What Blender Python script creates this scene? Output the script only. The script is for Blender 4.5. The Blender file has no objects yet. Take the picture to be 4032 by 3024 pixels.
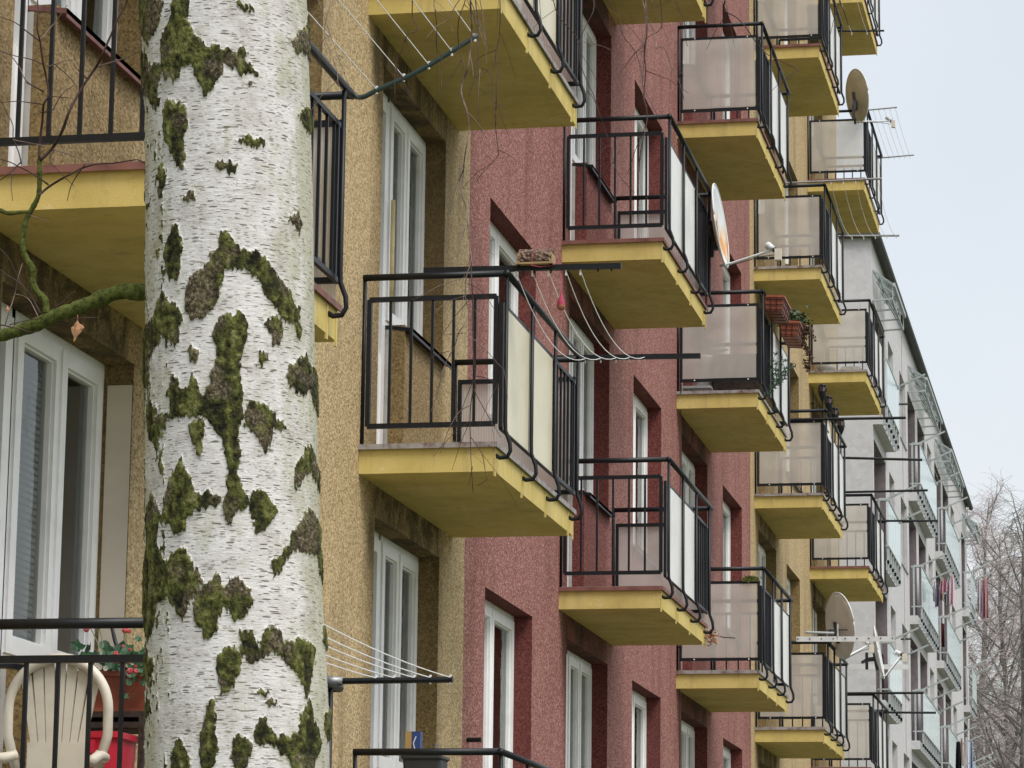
import bpy, math, random
import numpy as np
from mathutils import Vector
C = bpy.context.scene.collection
rnd = random.Random(7)
R = math.radians
# ---------------------------------------------------------------- camera, sky, sun, exposure
cd = bpy.data.cameras.new('camera'); cam = bpy.data.objects.new('camera', cd); C.objects.link(cam)
bpy.context.scene.camera = cam
cd.sensor_width = 36; cd.lens = 111.04; cd.clip_start = .1; cd.clip_end = 3000
yaw, pitch, roll = -.1956, .1913, .0121
fw = Vector((math.sin(yaw)*math.cos(pitch), math.cos(yaw)*math.cos(pitch), math.sin(pitch)))
rt = Vector((math.cos(yaw), -math.sin(yaw), 0)); up = rt.cross(fw)
r2 = rt*math.cos(roll)+up*math.sin(roll); u2 = -rt*math.sin(roll)+up*math.cos(roll)
from mathutils import Matrix
cam.matrix_world = Matrix(((r2.x,u2.x,-fw.x,4.4214),(r2.y,u2.y,-fw.y,0),(r2.z,u2.z,-fw.z,1.6),(0,0,0,1)))
sc = bpy.context.scene
sc.view_settings.view_transform = 'Standard'; sc.view_settings.look = 'None'
sc.view_settings.exposure = 0.5; sc.view_settings.gamma = 1
SUN_EL, SUN_AZ = R(56), R(132)
w = bpy.data.worlds.new('World'); sc.world = w; w.use_nodes = True
nt = w.node_tree; nt.nodes.clear()
sky = nt.nodes.new('ShaderNodeTexSky'); sky.sky_type = 'NISHITA'; sky.sun_disc = False
sky.sun_elevation = SUN_EL; sky.sun_rotation = SUN_AZ; sky.dust_density = 4
b1 = nt.nodes.new('ShaderNodeBackground'); b1.inputs[1].default_value = .05; nt.links.new(sky.outputs[0], b1.inputs[0])
b2 = nt.nodes.new('ShaderNodeBackground'); b2.inputs[1].default_value = .445
tc = nt.nodes.new('ShaderNodeTexCoord'); sep = nt.nodes.new('ShaderNodeSeparateXYZ'); nt.links.new(tc.outputs['Generated'], sep.inputs[0])
rp = nt.nodes.new('ShaderNodeValToRGB'); nt.links.new(sep.outputs[2], rp.inputs[0]); 
cn = nt.nodes.new('ShaderNodeTexNoise'); cn.inputs['Scale'].default_value = 5; cn.inputs['Detail'].default_value = 4; nt.links.new(tc.outputs['Generated'], cn.inputs['Vector'])
cr0 = nt.nodes.new('ShaderNodeValToRGB'); nt.links.new(cn.outputs['Fac'], cr0.inputs[0]); cr0.color_ramp.elements[0].position=.35; cr0.color_ramp.elements[0].color=(.945,.95,.955,1); cr0.color_ramp.elements[1].position=.65; cr0.color_ramp.elements[1].color=(1.02,1.015,1.0,1)
cm0 = nt.nodes.new('ShaderNodeMix'); cm0.data_type='RGBA'; cm0.blend_type='MULTIPLY'; cm0.inputs[0].default_value=1; nt.links.new(rp.outputs[0], cm0.inputs[6]); nt.links.new(cr0.outputs[0], cm0.inputs[7]); nt.links.new(cm0.outputs[2], b2.inputs[0])   # faint cloud tone
rp.color_ramp.elements.new(.5)
e = rp.color_ramp.elements; e[0].position = .05; e[0].color = (1.04,1.045,1.04,1); e[1].position = .38; e[1].color = (1.01,1.03,1.03,1)
e[2].position = 1; e[2].color = (2.4,2.42,2.5,1)                  # an overcast sky is brightest overhead
ad = nt.nodes.new('ShaderNodeAddShader'); wo = nt.nodes.new('ShaderNodeOutputWorld')
nt.links.new(b1.outputs[0], ad.inputs[0]); nt.links.new(b2.outputs[0], ad.inputs[1]); nt.links.new(ad.outputs[0], wo.inputs[0])
sl = bpy.data.lights.new('sun', 'SUN'); sl.energy = 1.5; sl.angle = R(25); sl.color = (1,.97,.93)
so = bpy.data.objects.new('sun', sl); C.objects.link(so)
sd = Vector((math.sin(SUN_AZ)*math.cos(SUN_EL), math.cos(SUN_AZ)*math.cos(SUN_EL), math.sin(SUN_EL)))   # towards the sun
so.rotation_euler = sd.to_track_quat('Z', 'Y').to_euler(); so.location = (20,-20,40)

# ---------------------------------------------------------------- helpers
class MB:
    def __init__(s): s.v=[]; s.f=[]; s.m=[]
    def add(s, vs, fs, m=0):
        n=len(s.v); s.v+=[tuple(p) for p in vs]; s.f+=[tuple(i+n for i in f) for f in fs]; s.m+=[m]*len(fs); return s
    def quad(s, a,b,c,d, m=0): return s.add([a,b,c,d],[(0,1,2,3)],m)
    def box(s, x0,x1,y0,y1,z0,z1, m=0):
        vs=[(x0,y0,z0),(x1,y0,z0),(x1,y1,z0),(x0,y1,z0),(x0,y0,z1),(x1,y0,z1),(x1,y1,z1),(x0,y1,z1)]
        return s.add(vs,[(0,3,2,1),(4,5,6,7),(0,1,5,4),(1,2,6,5),(2,3,7,6),(3,0,4,7)],m)
    def tube(s, pts, r, n=8, m=0, cap=True, r1=None):
        P=[Vector(p) for p in pts]; k=len(P); vs=[]; fs=[]; prev=None
        for i,p in enumerate(P):
            t=(P[min(i+1,k-1)]-P[max(i-1,0)])
            if t.length<1e-9: t=Vector((0,0,1))
            t.normalize()
            if prev is None: a=t.orthogonal().normalized()
            else: a=(prev-t*prev.dot(t)); a=a.normalized() if a.length>1e-6 else t.orthogonal().normalized()
            prev=a; b=t.cross(a); rr=r if r1 is None else r+(r1-r)*i/(k-1)
            if isinstance(r,(list,tuple)): rr=r[i]
            for j in range(n):
                q=2*math.pi*j/n; vs.append(p+a*(rr*math.cos(q))+b*(rr*math.sin(q)))
        for i in range(k-1):
            for j in range(n):
                fs.append((i*n+j,i*n+(j+1)%n,(i+1)*n+(j+1)%n,(i+1)*n+j))
        if cap: fs.append(tuple(range(n))[::-1]); fs.append(tuple((k-1)*n+j for j in range(n)))
        return s.add(vs,fs,m)
    def bar(s, a, b, w, h=None, m=0):
        a=Vector(a); b=Vector(b); h=h or w; t=(b-a).normalized()
        ref=Vector((0,0,1)) if abs(t.z)<.9 else Vector((1,0,0))
        x=t.cross(ref).normalized()*w/2; y=x.cross(t).normalized()*h/2
        vs=[a-x-y,a+x-y,a+x+y,a-x+y,b-x-y,b+x-y,b+x+y,b-x+y]
        return s.add(vs,[(0,3,2,1),(4,5,6,7),(0,1,5,4),(1,2,6,5),(2,3,7,6),(3,0,4,7)],m)
    def lathe(s, prof, c, n=24, m=0, axis='z'):
        vs=[]; fs=[]; k=len(prof)
        for r_,h in prof:
            for j in range(n):
                q=2*math.pi*j/n; vs.append((c[0]+r_*math.cos(q), c[1]+r_*math.sin(q), c[2]+h))
        for i in range(k-1):
            for j in range(n): fs.append((i*n+j,i*n+(j+1)%n,(i+1)*n+(j+1)%n,(i+1)*n+j))
        return s.add(vs,fs,m)
    def build(s, name, mats, parent=None, smooth=False):
        me=bpy.data.meshes.new(name); me.from_pydata([tuple(p) for p in s.v],[],s.f)
        if not isinstance(mats,(list,tuple)): mats=[mats]
        for m in mats: me.materials.append(m)
        if len(mats)>1: me.polygons.foreach_set('material_index', s.m)
        if smooth: me.polygons.foreach_set('use_smooth',[True]*len(s.f))
        me.update(); o=bpy.data.objects.new(name, me); C.objects.link(o)
        if parent is not None: o.parent=parent
        return o
def tag(o, label=None, cat=None, group=None, kind=None):
    if label: o['label']=label
    if cat: o['category']=cat
    if group: o['group']=group
    if kind: o['kind']=kind
    return o
def empty(name, loc=(0,0,0), label=None, cat=None, group=None, rz=0):
    o=bpy.data.objects.new(name,None); C.objects.link(o); o.location=loc; o.rotation_euler=(0,0,rz); o.empty_display_size=.2
    return tag(o,label,cat,group)
def kids(o): return [c for c in C.objects if c.parent is o]
KID={}
def copy_tree(o, parent, loc=None):
    c=o.copy(); C.objects.link(c); c.parent=parent
    if loc is not None: c.location=loc
    for k in KID.get(o.name,[]): copy_tree(k,c)
    return c
def reg(o):                                      # remember the children of a prototype
    KID[o.name]=kids(o); return o

# ---------------------------------------------------------------- materials
def nodes(name):
    m=bpy.data.materials.new(name); m.use_nodes=True; t=m.node_tree
    return m,t,t.nodes['Principled BSDF']
def setp(p, rough=.6, metal=0, spec=.5):
    p.inputs['Roughness'].default_value=rough; p.inputs['Metallic'].default_value=metal; p.inputs['Specular IOR Level'].default_value=spec
def noise(t, scale, detail=3, rough=.6, vec=None, dist=0):
    n=t.nodes.new('ShaderNodeTexNoise'); n.inputs['Scale'].default_value=scale; n.inputs['Detail'].default_value=detail; n.inputs['Roughness'].default_value=rough
    n.inputs['Distortion'].default_value=dist
    if vec is not None: t.links.new(vec,n.inputs['Vector'])
    return n.outputs['Fac']
def ramp(t, fac, stops):
    n=t.nodes.new('ShaderNodeValToRGB'); t.links.new(fac,n.inputs[0]); e=n.color_ramp.elements
    while len(e)<len(stops): e.new(.5)
    for el,(p,c) in zip(e,stops): el.position=p; el.color=(*c,1) if len(c)==3 else c
    return n.outputs[0]
def geo(t): return t.nodes.new('ShaderNodeNewGeometry').outputs['Position']
def obc(t): return t.nodes.new('ShaderNodeTexCoord').outputs['Object']
def mapv(t, vec, scale): 
    n=t.nodes.new('ShaderNodeMapping'); n.inputs['Scale'].default_value=scale; t.links.new(vec,n.inputs['Vector']); return n.outputs[0]
def mix(t, fac, a, b, mode='MIX'):
    n=t.nodes.new('ShaderNodeMix'); n.data_type='RGBA'; n.blend_type=mode
    if isinstance(fac,(int,float)): n.inputs[0].default_value=fac
    else: t.links.new(fac,n.inputs[0])
    for i,v in ((6,a),(7,b)):
        if isinstance(v,tuple): n.inputs[i].default_value=(*v,1)
        else: t.links.new(v,n.inputs[i])
    return n.outputs[2]
def bump(t, p, h, strength=.5, dist=.01):
    b=t.nodes.new('ShaderNodeBump'); b.inputs['Strength'].default_value=strength; b.inputs['Distance'].default_value=dist
    t.links.new(h,b.inputs['Height']); t.links.new(b.outputs[0],p.inputs['Normal'])
def math_(t, op, a, b=None, c=None):
    n=t.nodes.new('ShaderNodeMath'); n.operation=op
    for i,v in enumerate((a,b,c)):
        if v is None: continue
        if isinstance(v,(int,float)): n.inputs[i].default_value=v
        else: t.links.new(v,n.inputs[i])
    return n.outputs[0]
def render_mat(name, light, midc, dark, grain, stain=(.1,.07,.04), stain_amt=.55, deep=None):
    # pebble-dash: grains of several tones, slow tonal drift and vertical rain streaks.  Shade on window
    # reveals and inside the balconies is mixed into the wall colour; soot marks the bay heads.
    m,t,p=nodes(name); g=geo(t)
    v=t.nodes.new('ShaderNodeTexVoronoi'); v.inputs['Scale'].default_value=grain*1.15; t.links.new(mapv(t,g,(1,.55,1)),v.inputs['Vector'])
    vs=t.nodes.new('ShaderNodeSeparateXYZ'); t.links.new(v.outputs['Color'],vs.inputs[0])
    f=math_(t,'ADD',math_(t,'MULTIPLY',noise(t,grain,2,.7,mapv(t,g,(1,.6,1))),.55),math_(t,'MULTIPLY_ADD',vs.outputs[0],.42,.02)); col=ramp(t,f,[(.30,dark),(.44,midc),(.56,midc),(.70,light)])
    slow=noise(t,.9,4,.6,g); col=mix(t,math_(t,'MULTIPLY',slow,.35),col,midc)
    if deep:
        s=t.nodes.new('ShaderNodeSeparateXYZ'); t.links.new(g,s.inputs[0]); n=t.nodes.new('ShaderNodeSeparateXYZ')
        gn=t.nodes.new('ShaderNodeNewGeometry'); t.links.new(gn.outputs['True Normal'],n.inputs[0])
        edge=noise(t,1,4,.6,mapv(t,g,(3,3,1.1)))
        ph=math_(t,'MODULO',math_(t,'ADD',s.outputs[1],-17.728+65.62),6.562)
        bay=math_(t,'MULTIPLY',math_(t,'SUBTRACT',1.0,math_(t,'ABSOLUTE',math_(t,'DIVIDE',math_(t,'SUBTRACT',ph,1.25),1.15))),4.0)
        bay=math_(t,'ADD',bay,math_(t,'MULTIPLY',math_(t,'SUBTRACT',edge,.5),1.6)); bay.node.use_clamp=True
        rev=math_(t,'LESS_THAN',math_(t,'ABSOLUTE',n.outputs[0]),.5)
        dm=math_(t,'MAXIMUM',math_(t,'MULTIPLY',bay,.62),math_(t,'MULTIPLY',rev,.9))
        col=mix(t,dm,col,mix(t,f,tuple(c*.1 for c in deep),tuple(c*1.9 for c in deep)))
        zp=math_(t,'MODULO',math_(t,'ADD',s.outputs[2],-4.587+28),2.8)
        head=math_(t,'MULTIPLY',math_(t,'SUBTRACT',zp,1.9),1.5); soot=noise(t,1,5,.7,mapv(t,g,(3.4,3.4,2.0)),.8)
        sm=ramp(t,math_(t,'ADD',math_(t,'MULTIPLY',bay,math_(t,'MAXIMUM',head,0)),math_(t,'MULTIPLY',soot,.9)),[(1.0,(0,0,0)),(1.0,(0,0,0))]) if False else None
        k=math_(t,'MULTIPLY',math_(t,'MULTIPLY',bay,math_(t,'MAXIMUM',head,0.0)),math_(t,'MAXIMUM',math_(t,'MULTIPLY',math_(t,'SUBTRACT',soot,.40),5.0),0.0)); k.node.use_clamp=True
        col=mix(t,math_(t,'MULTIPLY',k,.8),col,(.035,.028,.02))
    st=noise(t,1,4,.65,mapv(t,g,(2.2,2.2,.35))); s2=ramp(t,st,[(.5,(0,0,0)),(.78,(1,1,1))])
    col=mix(t,math_(t,'MULTIPLY',s2,stain_amt),col,stain)
    t.links.new(col,p.inputs['Base Color']); setp(p,.9,0,.2)
    bump(t,p,f,.6,.007); return m
M={}
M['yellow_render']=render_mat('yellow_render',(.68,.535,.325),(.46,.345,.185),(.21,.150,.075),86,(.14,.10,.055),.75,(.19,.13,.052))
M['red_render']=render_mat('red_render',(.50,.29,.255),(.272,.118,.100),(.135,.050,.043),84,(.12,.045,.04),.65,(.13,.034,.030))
M['grey_render']=render_mat('grey_render',(.58,.575,.58),(.54,.535,.54),(.50,.49,.50),8,(.48,.46,.46),.25)
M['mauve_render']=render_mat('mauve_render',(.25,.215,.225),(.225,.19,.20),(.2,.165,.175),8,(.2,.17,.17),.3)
def simple(name, col, rough=.6, metal=0, spec=.5, var=.12, scale=14, bmp=0, dark=None):
    m,t,p=nodes(name); g=geo(t); f=noise(t,scale,4,.6,g)
    d=dark or tuple(c*(1-2.2*var) for c in col); l=tuple(min(1,c*(1+var)) for c in col)
    t.links.new(ramp(t,f,[(.3,d),(.5,col),(.72,l)]),p.inputs['Base Color']); setp(p,rough,metal,spec)
    if bmp: bump(t,p,noise(t,scale*6,3,.6,g),bmp,.004)
    return m
def paint_plaster():
    m,t,p=nodes('yellow_plaster'); g=geo(t)
    slow=noise(t,2.5,5,.65,g); col=ramp(t,slow,[(.3,(.50,.39,.13)),(.5,(.60,.475,.165)),(.7,(.66,.53,.21))])
    st=noise(t,1,5,.7,mapv(t,g,(9,9,1.2))); s=ramp(t,st,[(.52,(0,0,0)),(.74,(1,1,1))])
    col=mix(t,math_(t,'MULTIPLY',s,.55),col,(.33,.27,.13))
    bl=noise(t,7,5,.75,g); col=mix(t,ramp(t,bl,[(.60,(0,0,0)),(.68,(.35,.35,.35))]),col,(.30,.24,.10)); col=mix(t,ramp(t,bl,[(.30,(.4,.4,.4)),(.38,(0,0,0))]),col,(.72,.66,.42))
    t.links.new(col,p.inputs['Base Color']); setp(p,.85,0,.2)
    bump(t,p,noise(t,150,3,.6,g),.35,.004); return m
M['yellow_plaster']=paint_plaster()
M['white_pvc']=simple('white_pvc',(.88,.885,.88),.35,0,.5,.04,6)
M['black_paint']=simple('black_paint',(.007,.009,.012),.45,0,.35,.2,30)
M['worn_steel']=simple('worn_steel',(.30,.31,.31),.45,.6,.5,.15,20)
M['galv']=simple('galvanised_steel',(.42,.46,.46),.5,.3,.5,.12,20)
M['cream_sheet']=simple('cream_sheet',(.66,.61,.44),.35,0,.5,.05,3)
M['white_sheet']=simple('white_sheet',(.74,.74,.71),.35,0,.5,.06,3)
M['coping_red']=simple('red_brown_coping',(.20,.085,.07),.6,0,.4,.2,12)
M['coping_grey']=simple('grey_coping',(.30,.28,.27),.6,0,.4,.25,12,dark=(.12,.06,.045))
M['concrete']=simple('concrete',(.42,.41,.38),.9,0,.2,.12,9,.4)
M['slab_tile']=simple('balcony_tile',(.32,.30,.27),.7,0,.3,.15,9)
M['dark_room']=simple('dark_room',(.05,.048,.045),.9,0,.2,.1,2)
M['curtain']=simple('curtain_cloth',(.42,.43,.43),.9,0,.1,.08,5)
M['blind']=simple('grey_blind',(.34,.33,.31),.8,0,.2,.05,9)
M['roof']=simple('dark_roof_edge',(.045,.05,.04),.6,0,.4,.2,3)
M['board']=simple('beige_board',(.66,.59,.49),.7,0,.3,.05,3)
M['white_cord']=simple('white_cord',(.78,.78,.78),.7,0,.3,.05,9)
M['green_paint']=simple('dark_green_paint',(.035,.06,.058),.35,0,.5,.1,20)
M['red_plastic']=simple('red_plastic',(.52,.02,.045),.35,0,.5,.06,6)
M['terracotta']=simple('terracotta_plastic',(.30,.085,.045),.55,0,.4,.12,9)
M['cream_plastic']=simple('cream_plastic',(.64,.60,.50),.45,0,.5,.06,8)
M['wood_dark']=simple('dark_wood',(.05,.035,.028),.8,0,.3,.3,30)
M['leaf_green']=simple('begonia_leaf',(.03,.10,.04),.5,0,.5,.3,60)
M['leaf_dull']=simple('dull_plant_leaf',(.05,.075,.03),.6,0,.4,.3,60)
M['dry_leaf']=simple('dry_leaf',(.45,.24,.13),.8,0,.2,.2,90)
M['petal_pink']=simple('pink_petal',(.62,.11,.12),.6,0,.3,.15,60)
M['petal_white']=simple('white_petal',(.78,.76,.62),.6,0,.3,.06,60)
M['dish_grey']=simple('dish_face',(.40,.375,.29),.5,0,.4,.08,5)
M['dish_white']=simple('dish_white',(.68,.70,.70),.45,0,.4,.06,8)
M['charcoal_plastic']=simple('charcoal_plastic',(.035,.037,.04),.5,0,.4,.1,12)
def rusty():
    m,t,p=nodes('rusty_dish'); o=obc(t); s=t.nodes.new('ShaderNodeSeparateXYZ'); t.links.new(o,s.inputs[0])
    f=noise(t,1,4,.65,mapv(t,o,(9,9,2.2))); a=math_(t,'ADD',f,math_(t,'MULTIPLY',math_(t,'ABSOLUTE',math_(t,'ADD',s.outputs[2],.12)),-1.0))
    t.links.new(ramp(t,a,[(.24,(.66,.69,.71)),(.36,(.66,.52,.36)),(.5,(.62,.27,.06))]),p.inputs['Base Color']); setp(p,.55,0,.4); return m
M['rusty_dish']=rusty()
def poly(name, tint, axis, period, trans):
    m,t,p=nodes(name); o=obc(t); s=t.nodes.new('ShaderNodeSeparateXYZ'); t.links.new(o,s.inputs[0])
    w_=math_(t,'SINE',math_(t,'MULTIPLY',s.outputs[axis],2*math.pi/period)); w01=math_(t,'MULTIPLY_ADD',w_,.5,.5)
    drift=noise(t,3,3,.5,o); c=mix(t,w01,tuple(x*.62 for x in tint),tint); c=mix(t,ramp(t,drift,[(.42,(0,0,0)),(.72,(.6,.6,.6))]),c,(.44,.40,.36))
    low=math_(t,'MULTIPLY',math_(t,'SUBTRACT',1.0,s.outputs[2]),math_(t,'MULTIPLY',noise(t,1,4,.7,mapv(t,o,(7,7,1.5))),1.2)); low.node.use_clamp=True
    c=mix(t,low,c,(.46,.425,.39))
    t.links.new(c,p.inputs['Base Color']); setp(p,.4,0,.4)
    tr=t.nodes.new('ShaderNodeBsdfTransparent'); tl=t.nodes.new('ShaderNodeBsdfTranslucent'); t.links.new(c,tl.inputs[0])
    a=t.nodes.new('ShaderNodeMixShader'); a.inputs[0].default_value=.28; t.links.new(p.outputs[0],a.inputs[1]); t.links.new(tl.outputs[0],a.inputs[2])
    b=t.nodes.new('ShaderNodeMixShader'); t.links.new(math_(t,'MULTIPLY_ADD',w01,.12,trans),b.inputs[0]); t.links.new(a.outputs[0],b.inputs[1]); t.links.new(tr.outputs[0],b.inputs[2])
    out=[n for n in t.nodes if n.type=='OUTPUT_MATERIAL'][0]; t.links.new(b.outputs[0],out.inputs[0]); return m
M['poly_side']=poly('ribbed_translucent_sheet',(.88,.83,.79),0,.0175,.20)
M['poly_far']=poly('fine_ribbed_translucent_sheet',(.90,.865,.79),0,.014,.20)
def mint():
    m,t,p=nodes('mint_ribbed_glass'); o=geo(t); s=t.nodes.new('ShaderNodeSeparateXYZ'); t.links.new(o,s.inputs[0])
    w_=math_(t,'SINE',math_(t,'MULTIPLY',s.outputs[1],2*math.pi/.42)); f=math_(t,'MULTIPLY_ADD',w_,.5,.5)
    t.links.new(ramp(t,f,[(.0,(.24,.31,.31)),(.22,(.46,.60,.60)),(1,(.56,.70,.70))]),p.inputs['Base Color']); setp(p,.15,0,.5); return m
M['mint']=mint()
def glass(name, tint, k, a0=.06):
    m,t,p=nodes(name); t.nodes.remove(p); gl=t.nodes.new('ShaderNodeBsdfGlossy'); gl.inputs['Color'].default_value=(*tint,1); gl.inputs['Roughness'].default_value=.04
    tr=t.nodes.new('ShaderNodeBsdfTransparent'); tr.inputs[0].default_value=(.82,.86,.84,1); b=t.nodes.new('ShaderNodeMixShader'); fr=t.nodes.new('ShaderNodeFresnel'); fr.inputs[0].default_value=1.5
    wob=t.nodes.new('ShaderNodeBump'); wob.inputs['Strength'].default_value=.25; wob.inputs['Distance'].default_value=.02; t.links.new(noise(t,2.2,3,.6,geo(t)),wob.inputs['Height']); t.links.new(wob.outputs[0],gl.inputs['Normal'])
    f=math_(t,'MULTIPLY_ADD',fr.outputs[0],k,a0); f.node.use_clamp=True
    t.links.new(f,b.inputs[0]); t.links.new(tr.outputs[0],b.inputs[1]); t.links.new(gl.outputs[0],b.inputs[2])
    out=[n for n in t.nodes if n.type=='OUTPUT_MATERIAL'][0]; t.links.new(b.outputs[0],out.inputs[0]); return m
M['glass']=glass('window_glass',(.85,.88,.86),.85)
M['canopy_glass']=glass('canopy_glass',(.8,.88,.88),.5,.06)
TRUNK_ROWS=[[1.962,2.6961,0.1801],[2.032,2.6931,0.1801],[2.103,2.6906,0.1796],[2.173,2.688,0.1791],[2.244,2.6835,0.1776],[2.316,2.6795,0.1757],[2.388,2.675,0.1742],[2.46,2.672,0.1732],[2.532,2.6685,0.1727],[2.604,2.6649,0.1722],[2.678,2.6624,0.1717],[2.751,2.6589,0.1712],[2.825,2.6559,0.1702],[2.898,2.6534,0.1697],[2.973,2.6504,0.1697],[3.047,2.6479,0.1692],[3.123,2.6449,0.1692],[3.198,2.6419,0.1691],[3.274,2.6384,0.1686],[3.349,2.6349,0.1681],[3.426,2.6299,0.169],[3.503,2.6244,0.1695],[3.58,2.6195,0.1704],[3.658,2.6145,0.1704]]
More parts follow.
